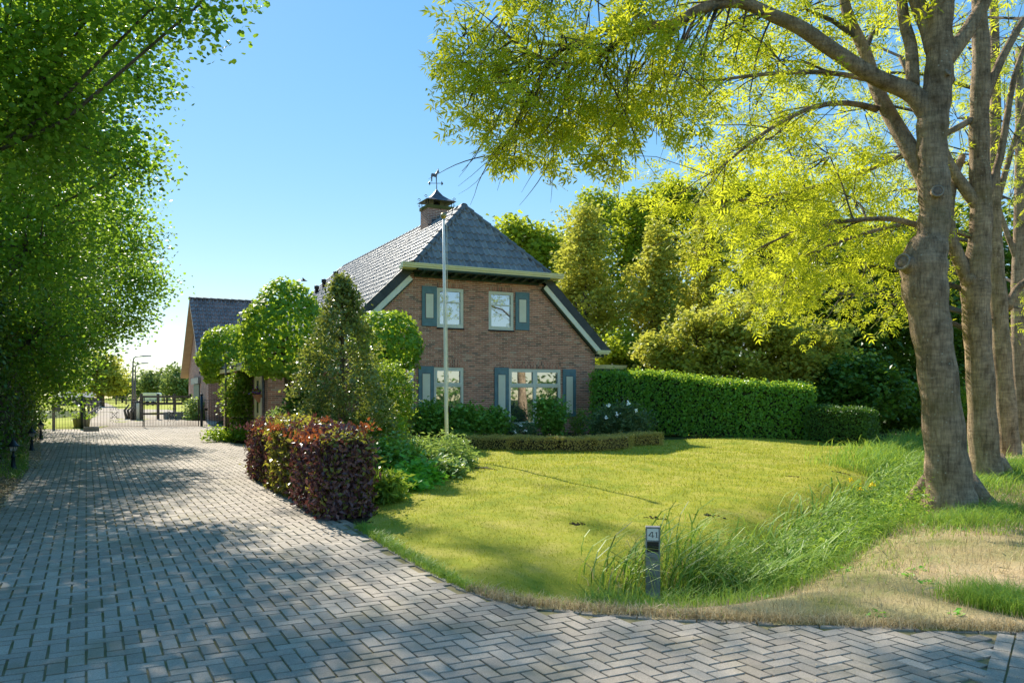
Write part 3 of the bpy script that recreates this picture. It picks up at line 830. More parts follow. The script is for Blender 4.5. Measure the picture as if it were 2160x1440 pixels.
# verge tiles standing over the bargeboards
for sg in (1, -1):
    Ls = (ZH-.0-(RZ-5.13*KR))/math.sin(TH); n_ = int(Ls/.335)
    for q in range(n_+1):
        u0 = q*.335; u1 = min(u0+.345, Ls)
        if u1-u0 < .05: continue
        ds0, ds1 = 5.13-u0*math.cos(TH), 5.13-u1*math.cos(TH)
        z0, z1 = RZ-ds0*KR, RZ-ds1*KR
        x0, x1 = -(CS+sg*ds0), -(CS+sg*ds1)
        nx = -math.sin(TH)*sg; nz = math.cos(TH)
        hgt0, hgt1 = .085, -.20
        poly = [(x0+nx*hgt1, -.20, z0+nz*hgt1), (x1+nx*hgt1, -.20, z1+nz*hgt1), (x1+nx*(hgt0-.012), -.20, z1+nz*(hgt0-.012)), (x0+nx*hgt0, -.20, z0+nz*hgt0)]
        if sg > 0: poly = poly[::-1]
        m_ = MB().prism([tuple(p_) for p_ in poly], (0, .03, 0), random.random())
        top = [(x0+nx*hgt0, -.20, z0+nz*hgt0), (x1+nx*(hgt0-.012), -.20, z1+nz*(hgt0-.012)), (x1+nx*(hgt0-.012), -.03, z1+nz*(hgt0-.012)), (x0+nx*hgt0, -.03, z0+nz*hgt0)]
        m_.prism([tuple(p_) for p_ in (top if sg > 0 else top[::-1])], (0, 0, -.02), random.random()); m_.build('verge_tile', mVERGE, roof_o, OFF)
    # bargeboard and dark green soffit under the overhang
    def bar(h0, h1, y0, y1, mat, name, da=0, db=0):
        ds0, ds1 = 5.0+da, (RZ-5.72)/KR+.0+db
        x0, x1 = -(CS+sg*ds0), -(CS+sg*ds1); z0, z1 = RZ-ds0*KR, RZ-ds1*KR; nx = -math.sin(TH)*sg; nz = math.cos(TH)
        poly = [(x0+nx*h0, y0, z0+nz*h0), (x1+nx*h0, y0, z1+nz*h0), (x1+nx*h1, y0, z1+nz*h1), (x0+nx*h1, y0, z0+nz*h1)]
        if sg < 0: poly = poly[::-1]
        MB().prism(poly, (0, y1-y0, 0)).build(name, mat, roof_o, OFF)
    bar(-.205, -.375, -.185, -.15, mWHITE, 'bargeboard')
    bar(-.24, -.42, -.149, -.004, mGREEN, 'soffit')
# hood gutter: moulded cream box with returns, dark green brackets and soffit below
def gutter(name, x0, x1, y0, y1, z, parent, hgt=.15):
    mb = MB()
    prof = [(y0+.05, z), (y0+.05, z+.04), (y0+.02, z+.06), (y0+.02, z+.10), (y0, z+.115), (y0, z+hgt), (y1, z+hgt), (y1, z)]
    mb.prism([(x0, a_, b_) for a_, b_ in prof], (x1-x0, 0, 0)); 
    g_ = mb.build(name, mCREAM, parent, OFF)
    MB().box((x0+.02, y0+.03, z+hgt), (x1-.02, y1, z+hgt+.006)).build('zinc_liner', mLEAD, g_, OFF)
    return g_
gutter('gutter', -(CS+z58+.42), -(CS-z58-.42), -.72, -.50, 5.76, roof_o)
MB().box((-(CS+z58+.36), -.50, 5.74), (-(CS+z58-.1), -.19, 5.86)).build('gutter_return', mCREAM, roof_o, OFF)
MB().box((-(CS-z58+.1), -.50, 5.74), (-(CS-z58-.36), -.19, 5.86)).build('gutter_return', mCREAM, roof_o, OFF)
mb = MB(); mb.box((-(CS+z58-.1), -.66, 5.70), (-(CS-z58+.1), -.004, 5.755)); mb.build('hood_soffit', mGREEN, roof_o, OFF)
for q in range(13):
    x = -(CS+z58-.3)+q*(2*z58-.6)/12
    MB().prism([(x, -.64, 5.695), (x, -.14, 5.695), (x, -.14, 5.60), (x, -.5, 5.63)][::-1], (.09, 0, 0)).build('bracket', mGREEN, roof_o, OFF)
MB().box((-(CS+z58-.2), -.055, 5.56), (-(CS-z58+.2), -.004, 5.695)).build('frieze_board', mGREEN, roof_o, OFF)
# eave gutters along the sides with their front returns
for (x0, x1) in ((-.02, .50), (-9.75, -9.23)):
    mb = MB(); mb.box((x0, -.24, 3.24), (x1-.05 if x0 > -1 else x1, HLN, 3.30)); mb.box((x0+(0 if x0 > -1 else -.04), -.26, 3.30), (x1, HLN, 3.38)); mb.build('eave_gutter', mCREAM, roof_o, OFF)
MB().box((.0, -.1, 3.14), (.33, HLN, 3.238)).build('eave_soffit', mGREEN, roof_o, OFF)
# chimney
ch = MB(); ch.box((-5.1, 3.4, 7.3), (-4.1, 4.15, 8.68)); ch = ch.build('chimney', mBTF, house, OFF)
CHM = M_ground('mossy_chimney_cap', [(.3, (.10,.11,.035)), (.7, (.19,.17,.06))], 5, 40, .8)
MB().box((-5.14, 3.36, 8.682), (-4.06, 4.19, 8.81)).build('cap_band', CHM, ch, OFF, bevel=.01)
MB().box((-5.105, 3.385, 7.4), (-4.095, 3.4, 8.05)).box((-4.95,3.383,8.05),(-4.25,3.4,8.28)).build('lead_flashing', mLEAD, ch, OFF)
MB().box((-5.118, 3.5, 7.4), (-5.103, 4.1, 7.95)).build('lead_flashing', mLEAD, ch, OFF)
cc = Vector((-4.6, 3.775, 0))
cow = MB(); ow, ol = .60, .50
lv = [(1.0, 8.99), (.62, 9.10), (.32, 9.24), (.12, 9.40), (.02, 9.50)]
vs = []
for (f_, z) in lv:
    for sx, sy in ((-1,-1),(1,-1),(1,1),(-1,1)): vs.append((cc.x+sx*ow*f_, cc.y+sy*ol*f_, z))
fs = [(4*r+i, 4*r+(i+1) % 4, 4*r+4+(i+1) % 4, 4*r+4+i) for r in range(4) for i in range(4)]+[(3,2,1,0),(16,17,18,19)]
cow.add(vs, fs); cowl = cow.build('cowl', mWIRON, ch, OFF)
for sx in (-1, 1):
    for sy in (-1, 1):
        mb = MB(); X_, Y_ = cc.x+sx*.46, cc.y+sy*.34
        mb.tube([(X_, Y_, 8.81), (X_, Y_, 9.02)], .016, 6)
        for (zc, r_) in ((9.10, .065), (8.86, .045)):
            mb.tube([(X_+sx*(.10+r_*(1-a_/9)*math.cos(a_)), Y_, zc+r_*(1-a_/9)*math.sin(a_)) for a_ in np.linspace(0, 6.5, 18)], .010, 5)
        mb.tube([(X_+sx*.02, Y_, 9.05), (X_+sx*.10, Y_, 8.92)], .009, 5)
        mb.build('bracket', mIRON, ch, OFF)
MB().lathe((cc.x, cc.y, 8.81), [(.12, 0), (.12, .16)], 12).build('flue', mPLASTIC, ch, OFF)
# weather vane with a horse on an arrow
mb = MB(); mb.tube([(cc.x, cc.y, 9.48), (cc.x, cc.y, 9.72)], .018, 6)
va = Vector((math.cos(.35), math.sin(.35), 0))
mb.tube([Vector((cc.x, cc.y, 9.72))-va*.34+Vector((0,0,-.06)), Vector((cc.x, cc.y, 9.72))+va*.26+Vector((0,0,.05))], .012, 5)
for e_, s_ in ((-.34, -.06), (.26, .05)):
    q = Vector((cc.x, cc.y, 9.72+s_))+va*e_
    mb.prism([q+Vector((0,0,.08)), q-va*.08*(1 if e_ < 0 else -1), q-Vector((0,0,.08)), q+va*.03*(1 if e_ < 0 else -1)], (-va.y*.012, va.x*.012, 0))
mb.build('weather_vane', mWIRON, ch, OFF)
hs = [(-.20,.02),(-.17,.02),(-.165,.20),(-.14,.24),(-.05,.22),(.03,.225),(.045,.02),(.075,.02),(.075,.24),(.10,.34),(.14,.42),(.19,.40),(.205,.43),(.17,.52),(.155,.58),(.13,.53),(.06,.42),(.0,.35),(-.12,.34),(-.19,.33),(-.22,.26),(-.215,.12)]
q0 = Vector((cc.x, cc.y, 9.72))-va*.06
MB().prism([q0+va*a_*.95+Vector((0,0,b_)) for a_, b_ in hs], (-va.y*.02, va.x*.02, 0)).build('horse_figure', mWIRON, ch, OFF)
# vents on the left slope
for (tt_, ds, hh_) in ((15.0, 1.7, .62), (14.6, 1.45, .66), (13.2, 1.25, .66)):
    z0 = RZ-ds*KR; x = -(CS+ds)
    MB().lathe((x, tt_, z0-.15), [(.085, 0), (.085, hh_-.15), (.12, hh_-.15), (.12, hh_), (.02, hh_+.03)], 12).build('roof_vent', mPLASTIC, roof_o, OFF)
# roof light
u0 = 1.55
def onL(u, t, e): return Vector((-(CS+5.13)+u*math.cos(TH)-math.sin(TH)*e, t, RZ-5.13*KR+u*math.sin(TH)+math.cos(TH)*e))
mb = MB(); P4 = [onL(1.5, 3.6, .06), onL(1.5, 4.5, .06), onL(2.7, 4.5, .06), onL(2.7, 3.6, .06)]
mb.prism(P4[::-1], (-math.sin(TH)*.07, 0, math.cos(TH)*.07)); rl = mb.build('roof_light', mLEAD, roof_o, OFF)
P4 = [onL(1.6, 3.68, .135), onL(1.6, 4.42, .135), onL(2.6, 4.42, .135), onL(2.6, 3.68, .135)]
MB().prism(P4[::-1], (-math.sin(TH)*.006, 0, math.cos(TH)*.006)).build('pane', mGLASS, rl, OFF)

# entrance wing on the left, with its own low roof
rng = np.random.default_rng(9)
wl = MB(); bl2 = []; zz = 0; k = 0
while zz < 2.75:
    wl.box((-11.5, .009, zz), (-9.252, .11, zz+CH_))
    s = 9.2+(.11 if k % 2 else 0)
    while s < 11.5:
        a_, b_ = max(s, 9.255), min(s+.2105, 11.5)
        if b_-a_ > .03: bl2.append((-(a_+b_)/2, zz+CH_/2, (b_-a_)/2))
        s += .2215
    zz += CH_; k += 1
wf = wl.build('wing_front_wall', mMORT, house, OFF)
bb = np.array(bl2); n = len(bb); o_ = np.zeros(n)
V, Fc = boxes_np(np.stack([bb[:, 0], o_+.05, bb[:, 1]-ZB], 1), np.stack([bb[:, 2], o_, o_], 1), np.stack([o_, o_+.05, o_], 1), np.stack([o_, o_, o_+.0255], 1), True)
link('brick', np_mesh('wing_bricks', V, Fc, mBRICK, np.repeat(np.clip(rng.normal(.6, .22, n), 0, 1), 8)), wf, 'stuff')
mb = MB(); mb.box((-11.5, .112, 0), (-11.39, 9.0, 2.75)); mb.build('wing_side_wall', mBTX, house, OFF)
MB().box((-11.5, 8.9, 0), (-9.26, 9.0, 2.75)).build('wing_rear_wall', mBTF, house, OFF)
# door in the side wall
d_ = MB(); d_.box((-11.54, .95, .35), (-11.502, 2.05, 2.45)); dr = d_.build('door', mWHITE, house, OFF)
MB().box((-11.56, 1.06, .45), (-11.541, 1.94, 2.34)).build('door_leaf', mCREAM, dr, OFF)
MB().box((-11.567, 1.22, 1.2), (-11.562, 1.5, 2.2)).build('door_glass', mGLASS, dr, OFF)
MB().tube([(-11.57, .35, .3), (-11.57, .35, 2.7)], .04, 8).build('downpipe', mWIRON, house, OFF)
MB().tube([(-9.95, -.05, .3), (-9.95, -.05, 2.75)], .03, 8).build('downpipe', mCREAM, house, OFF)
wr = MB(); zr0, zr1 = 2.70, 3.20
wr.prism([(-11.85, -.2, zr0), (-9.5, -.2, zr1), (-9.5, 9.2, zr1), (-11.85, 9.2, zr0)], (0, 0, -.1)); wro = wr.build('wing_roof', mVERGE, house, OFF)
aW = math.atan2(zr1-zr0, 2.35)
lay_tiles(wro, Vector((-11.9, -.22, zr0-.01)), Vector((0,1,0)), Vector((math.cos(aW), 0, math.sin(aW))), Vector((-math.sin(aW), 0, math.cos(aW))), 46, 7, lambda u: 0, lambda u: 9.4, mTILE, off=OV, rng=rng)
MB().box((-11.98, -.25, 2.55), (-11.86, 9.2, 2.68)).build('wing_gutter', mCREAM, house, OFF)
MB().box((-11.85, -.22, 2.5), (-9.3, -.18, 2.62)).build('wing_fascia', mWHITE, house, OFF)

# flat annex on the right with its gutter, and the lean-to behind the hedge
mb = MB(); mb.box((.002, 1.2, 0), (1.35, 8, 2.62)); mb.build('annex_wall', mBTF, house, OFF)
mb = MB(); mb.box((.003, .72, 2.76), (1.78, 8.2, 2.80)); mb.prism([(.003,.70,2.80),(1.86,.70,2.80),(1.90,.68,2.90),(.003,.68,2.90)], (0, 7.5, 0)); mb.build('annex_gutter', mCREAM, house, OFF)
mb = MB(); mb.box((.003, .80, 2.62), (1.55, 8.1, 2.758)); mb.build('annex_soffit', mGREEN, house, OFF)
for q in range(4): MB().box((.15+q*.42, .74, 2.665), (.33+q*.42, .797, 2.755)).build('bracket', mCREAM if False else mGREEN, house, OFF)
lean = thing('lean_to_shed', tuple(HL(-1.36, 2.0, .3)), 'low shed with slate blue sloping fascia behind the laurel hedge', 'shed', rz=A)
lo = (0, 0, 0)
MB().prism([(.02, 0, 0), (5.2, 0, 0), (5.2, 0, 1.55), (.02, 0, 2.15)], (0, 3.0, 0)).build('wall', mTAN, lean)
MB().prism([(.02, -.15, 2.13), (5.4, -.15, 1.50), (5.4, -.15, 1.68), (.02, -.15, 2.36)], (0, .04, 0)).build('fascia', mBLUE, lean)
MB().prism([(.02, -.1, 2.28), (5.4, -.1, 1.62), (5.4, -.1, 1.67), (.02, -.1, 2.33)], (0, 3.2, 0)).build('roof', mVERGE, lean)

# ------------------------------------------------------------------ the barn
BC = (-14.85, 40.31)
barn = thing('barn', (BC[0], BC[1], .4), 'brick barn with brown glazed tiled roof beyond the iron gate', 'barn', rz=A)
bz = 6.92-.4; be = 2.95-.4; W2 = 4.3; BL = 5.0
mb = MB(); mb.box((0, 0, -.3), (BL, .12, be)); mb.build('front_wall', mBTF, barn)
mb = MB(); mb.prism([(.001, .121, -.3), (.001, 2*W2, -.3), (.001, 2*W2, be+.2), (.001, W2, bz-.25), (.001, .121, be+.2)][::-1], (.12, 0, 0)); mb.build('gable_wall', mBTX, barn)
mb = MB(); mb.prism([(BL-.12, .121, -.3), (BL-.12, 2*W2, -.3), (BL-.12, 2*W2, be), (BL-.12, W2, bz-.3), (BL-.12, .121, be)][::-1], (.12, 0, 0)); mb.build('gable_wall', mBTX, barn)
MB().box((.13, 2*W2-.12, -.3), (BL-.13, 2*W2, be)).build('rear_wall', mBTF, barn)
sl_ = (bz-be)/(W2+.3); rf = MB()
rf.prism([(-.42, -.3, be), (BL, -.3, be), (BL, W2, bz), (-.42, W2, bz)], (0, 0, -.10)); rf.prism([(BL, 2*W2+.3, be), (-.42, 2*W2+.3, be), (-.42, W2, bz), (BL, W2, bz)], (0, 0, -.10))
brf = rf.build('roof', mTILEB, barn)
ba = math.atan2(bz-be, W2+.3); rng = np.random.default_rng(3)
lay_tiles(brf, Vector((-.42, -.32, be+.01)), Vector((1,0,0)), Vector((0, math.cos(ba), math.sin(ba))), Vector((0, -math.sin(ba), math.cos(ba))), 26, int((W2+.3)/math.cos(ba)/.335), lambda u: 0, lambda u: BL+.42, mTILEB, rng=rng)
OFFs = OFF; OFF = (0, 0, 0)
caps((-.42, W2, bz+.06), (BL, W2, bz+.06), brf, .12, .38, mVERGE)
OFF = OFFs
# tan boards under both gable overhangs
MB().prism([(-.41, 2*W2+.3, be-.101), (-.02, 2*W2+.3, be-.101), (-.02, W2, bz-.101), (-.41, W2, bz-.101)], (0, 0, -.03)).build('soffit', mTAN, barn)
MB().prism([(-.41, -.3, be-.101), (-.02, -.3, be-.101), (-.02, W2, bz-.101), (-.41, W2, bz-.101)][::-1], (0, 0, -.03)).build('soffit', mTAN, barn)
MB().box((-.46, -.36, be-.12), (BL, -.31, be+.0)).build('gutter', mVERGE, barn)
# green doors under a grey lintel in the gable
dm = M('grey_green_door_paint', (.10,.15,.10), .5, var=.1, scale=4)
MB().box((-.05, 3.3, -.1), (-.002, 4.5, 2.0)).build('door', dm, barn)
MB().box((-.05, 4.52, -.1), (-.002, 5.7, 2.0)).build('door', dm, barn)
MB().box((-.14, 2.9, 2.02), (-.002, 6.2, 2.35)).build('lintel', mGALV, barn)
MB().box((-.06, 3.9, 3.4), (-.002, 4.7, 4.5)).build('loft_window', mGALV, barn)
# ------------------------------------------------------------------ foliage materials
lASH = M_leaf('ash_leaf', (.12,.155,.013), (.26,.30,.023), (.62,.64,.035), .52, .5, .2)
lALD = M_leaf('alder_leaf', (.04,.095,.012), (.11,.20,.025), (.34,.52,.035), .46, .42, .3)
lBALL = M_leaf('maple_ball_leaf', (.045,.13,.016), (.17,.29,.025), (.42,.54,.035), .42, .45, .4)
lHOLLY = M_leaf('holly_leaf', (.05,.075,.025), (.20,.24,.07), (.40,.44,.06), .28, .3, .6)
lEUO = M_leaf('bright_shrub_leaf', (.05,.12,.015), (.17,.26,.04), (.36,.46,.04), .4, .45, .4)
lCOPP = M_leaf('copper_beech_leaf', (.05,.030,.036), (.15,.065,.06), (.28,.09,.06), .18, .32, .6, 1.5)
lCOPT = M_leaf('copper_young_leaf', (.10,.03,.02), (.22,.07,.035), (.60,.17,.04), .30, .35, .55, 1.2)
lCOPG = M_leaf('green_beech_leaf', (.05,.065,.016), (.17,.18,.04), (.50,.46,.05), .36, .35, .4)
lLAUR = M_leaf('laurel_leaf', (.035,.12,.012), (.13,.30,.03), (.44,.58,.04), .42, .3, .5)
lDARKH = M_leaf('dark_hedge_leaf', (.025,.07,.012), (.07,.15,.02), (.14,.24,.02), .3, .4, .3)
lBOX = M_leaf('boxwood_leaf', (.26,.19,.06), (.46,.38,.11), (.50,.44,.09), .35, .5, .25)
lBOXG = M_leaf('boxwood_green_leaf', (.03,.08,.012), (.10,.18,.025), (.30,.40,.04), .35, .5, .3)
lHYD = M_leaf('hydrangea_leaf', (.06,.16,.022), (.17,.31,.05), (.26,.38,.03), .35, .4, .4)
lRHO = M_leaf('rhododendron_leaf', (.035,.075,.03), (.11,.16,.06), (.16,.24,.04), .2, .3, .5)
lSAGE = M_leaf('grey_green_leaf', (.06,.13,.03), (.20,.28,.09), (.34,.44,.08), .4, .5, .35)
lPER = M_leaf('perennial_leaf', (.05,.19,.02), (.13,.34,.03), (.30,.55,.04), .4, .45, .35)
lTREEA = M_leaf('light_tree_leaf', (.08,.125,.012), (.21,.26,.024), (.50,.56,.035), .45, .5, .2)
lTREEB = M_leaf('ochre_tree_leaf', (.14,.155,.03), (.34,.34,.065), (.56,.55,.07), .44, .55, .2)
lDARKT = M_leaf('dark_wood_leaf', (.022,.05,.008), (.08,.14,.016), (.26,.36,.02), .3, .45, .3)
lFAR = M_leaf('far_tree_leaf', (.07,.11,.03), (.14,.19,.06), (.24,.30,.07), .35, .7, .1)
lGRASS = M_leaf('lawn_blade', (.15,.20,.022), (.36,.33,.075), (.50,.50,.04), .38, .65, .12, 1.3, [(0, (.10,.14,.02,1)), (.25, (.20,.29,.02,1)), (.5, (.39,.42,.045,1)), (.75, (.54,.46,.09,1)), (1, (.66,.54,.24,1))])
lDRY = M_leaf('dry_blade', (.34,.26,.13), (.62,.50,.30), (.66,.54,.30), .3, .7, .1, 1.2, [(0, (.16,.11,.05,1)), (.2, (.30,.22,.10,1)), (.5, (.58,.45,.25,1)), (1, (.80,.66,.42,1))])
lREED = M_leaf('reed_blade', (.09,.19,.02), (.22,.34,.06), (.36,.50,.06), .34, .5, .22, 1.6, [(0, (.03,.07,.01,1)), (.35, (.10,.22,.02,1)), (.7, (.28,.42,.06,1)), (1, (.52,.60,.25,1))])
lWEED = M_leaf('weed_blade', (.08,.17,.02), (.17,.28,.04), (.32,.42,.05), .4, .5, .3)
lPETAL = M_leaf('white_petal', (.7,.7,.68), (.85,.85,.8), (.7,.7,.65), .3, .6, .2)
lIRIS = M_leaf('yellow_petal', (.65,.45,.02), (.8,.6,.03), (.7,.5,.02), .3, .6, .2)

def M_bark(name, base, dark, light, moss, sc=1.0):
    m, t, p = new_mat(name); v = coords(t)
    mp = N(t, 'ShaderNodeMapping'); mp.inputs['Scale'].default_value = (1, 1, .45); t.links.new(v, mp.inputs[0])
    mh = N(t, 'ShaderNodeMapping'); mh.inputs['Scale'].default_value = (1.2, 1.2, 5.0); t.links.new(v, mh.inputs[0])
    c = ramp(t, noise(t, mp.outputs[0], 5*sc, 6, .65), [(.3, dark), (.5, base), (.72, tuple(x*1.35 for x in base))])
    c = mixc(t, .55, c, ramp(t, noise(t, mh.outputs[0], 4*sc, 4, .6), [(.35, (.28,.28,.28)), (.65, (.72,.72,.72))]), 'OVERLAY')
    mv = N(t, 'ShaderNodeMapping'); mv.inputs['Scale'].default_value = (1, 1, .12); t.links.new(v, mv.inputs[0])
    cr_ = noise(t, mv.outputs[0], 34*sc, 4, .75)
    c = mixc(t, .6, c, ramp(t, cr_, [(.36, (.2,.2,.2)), (.5, (.5,.5,.5)), (.68, (.72,.72,.72))]), 'OVERLAY')
    c = mixc(t, ramp(t, noise(t, v, 1.3*sc, 4), [(.52, (0,0,0)), (.72, (.6,.6,.6))]), c, (*moss, 1))
    vo = N(t, 'ShaderNodeTexVoronoi'); vo.inputs['Scale'].default_value = 13*sc; t.links.new(v, vo.inputs['Vector'])
    mul = N(t, 'ShaderNodeMath', operation='MULTIPLY'); t.links.new(vo.outputs['Distance'], mul.inputs[0]); mul.inputs[1].default_value = 1
    sp = ramp(t, vo.outputs['Distance'], [(.10, (1,1,1)), (.17, (0,0,0))])
    sel = ramp(t, vo.outputs['Color'], [(.62, (0,0,0)), (.66, (.75,.75,.75))])
    msk = mixc(t, 1.0, sp, sel, 'MULTIPLY')
    c = mixc(t, msk, c, (*light, 1))
    t.links.new(c, p.inputs['Base Color']); p.inputs['Roughness'].default_value = .9; p.inputs['Specular IOR Level'].default_value = .2
    ad = N(t, 'ShaderNodeMath', operation='ADD'); t.links.new(noise(t, mh.outputs[0], 14*sc, 5, .7), ad.inputs[0]); t.links.new(cr_, ad.inputs[1])
    bump(t, p, ad.outputs[0], .9, .035)
    return m
mBARK = M_bark('ash_bark', (.40,.285,.185), (.17,.11,.065), (.62,.58,.46), (.27,.20,.07))
mBARK2 = M_bark('twig_bark', (.18,.15,.12), (.10,.085,.065), (.2,.2,.16), (.10,.10,.04), 2)
mTRUNKY = M_bark('young_trunk_bark', (.20,.17,.12), (.11,.09,.06), (.3,.3,.25), (.16,.15,.06), 2)
mCOREFILL = M('dark_core_fill', (.030,.034,.014), 1, var=.4, scale=12, bmp=.5)  # dark fill of the added solid hedge cores
mBRCOREFILL = M('brown_core_fill', (.06,.045,.025), 1, var=.4, scale=12, bmp=.5)  # dark brown fill of the added solid hedge cores

KITE = kite(.55); KITEW = kite(.75); NARROW = kite(.32); LOBE = lobed(); PIN3 = pinnate(3, .26); PIN2 = pinnate(2, .30)
def rl():
    a = [(0,0),(.22,-.40),(.65,-.46),(1,0),(.65,.46),(.22,.40)]
    V = np.array([(x, y, .12*abs(y)) for x, y in a]); return V, np.array([(0,1,2,3),(0,3,4,5)])
ROUND = rl()
BEECH = kite(.52, .1)

# ------------------------------------------------------------------ big ash trees by the verge
def px_line(l): return [(at(x, y, Y), r) for x, y, Y, r in l]
class Twigs:
    """branches that hang and turn up at their tips, carrying pinnate leaves"""
    def __init__(s, rng): s.rng = rng; s.mb = MB(); s.P = []; s.D = []
    def twig(s, p, d, L, r, droop=.9, lift=1.3, leafy=.55, sub=0, step=.12):
        rng = s.rng; p = Vector(p); d = Vector(d).normalized(); n = max(4, int(L/step)); pts = [p.copy()]; st = L/n
        for k in range(n):
            f = k/n
            bend = -droop if f < .55 else lift*(f-.55)*2.4
            d = (d+Vector((rng.normal(0,.06), rng.normal(0,.06), bend*st*.9+rng.normal(0,.04)))).normalized()
            p = p+d*st; pts.append(p.copy())
            if f > 1-leafy and rng.random() < .8:
                for q in range(int(rng.choice([0,0,0,4]))): s.P.append(p+Vector(rng.normal(0,.02,3))); s.D.append(d*.6+Vector(rng.normal(0,.8,3)))
            if sub and f > .2 and rng.random() < sub*st/.12*.28:
                sd = (d+Vector((rng.normal(0,.7), rng.normal(0,.7), rng.normal(-.1,.35)))).normalized()
                s.twig(p, sd, L*rng.uniform(.3,.6), r*.5, droop, lift, .8, 0, step)
        for q in range(7): s.P.append(pts[-1]+Vector(rng.normal(0,.02,3))); s.D.append(d+Vector(rng.normal(0,.7,3)))
        rr = [r*(1-.8*i/n) for i in range(n+1)]
        s.mb.tube(pts[::2] if n > 8 else pts, rr[::2] if n > 8 else rr, 4 if r < .02 else 6, rng.random(), cap=False)
    def leaves(s, tmpl, size, up=.5, droop=.5):
        P = np.array([tuple(p) for p in s.P]); D = np.array([tuple(d) for d in s.D]); n = len(P)
        R = frames(n, s.rng, up, droop, D*1.6)
        tt = np.clip(s.rng.normal(.55, .22, n), 0, 1)
        return scatter(tmpl, P, R, size*s.rng.uniform(.7, 1.25, n), s.rng, tt)

def along(pl, f):
    L = [(pl[i+1][0]-pl[i][0]).length for i in range(len(pl)-1)]; s = f*sum(L)
    for i, l in enumerate(L):
        if s <= l: return pl[i][0].lerp(pl[i+1][0], s/l), (pl[i+1][0]-pl[i][0]).normalized(), pl[i][1]
        s -= l
    return pl[-1][0], (pl[-1][0]-pl[-2][0]).normalized(), pl[-1][1]

def smooth(pl, k=3):
    """Catmull-Rom through the listed points"""
    out = []
    for i in range(len(pl)-1):
        p0, p1, p2, p3 = (pl[max(0, i-1)], pl[i], pl[i+1], pl[min(len(pl)-1, i+2)])
        for q in range(k):
            t_ = q/k
            P = .5*((2*p1[0])+(p2[0]-p0[0])*t_+(2*p0[0]-5*p1[0]+4*p2[0]-p3[0])*t_*t_+(3*p1[0]-p0[0]-3*p2[0]+p3[0])*t_**3)
            out.append((P, p1[1]+(p2[1]-p1[1])*t_))
    out.append(pl[-1]); return out

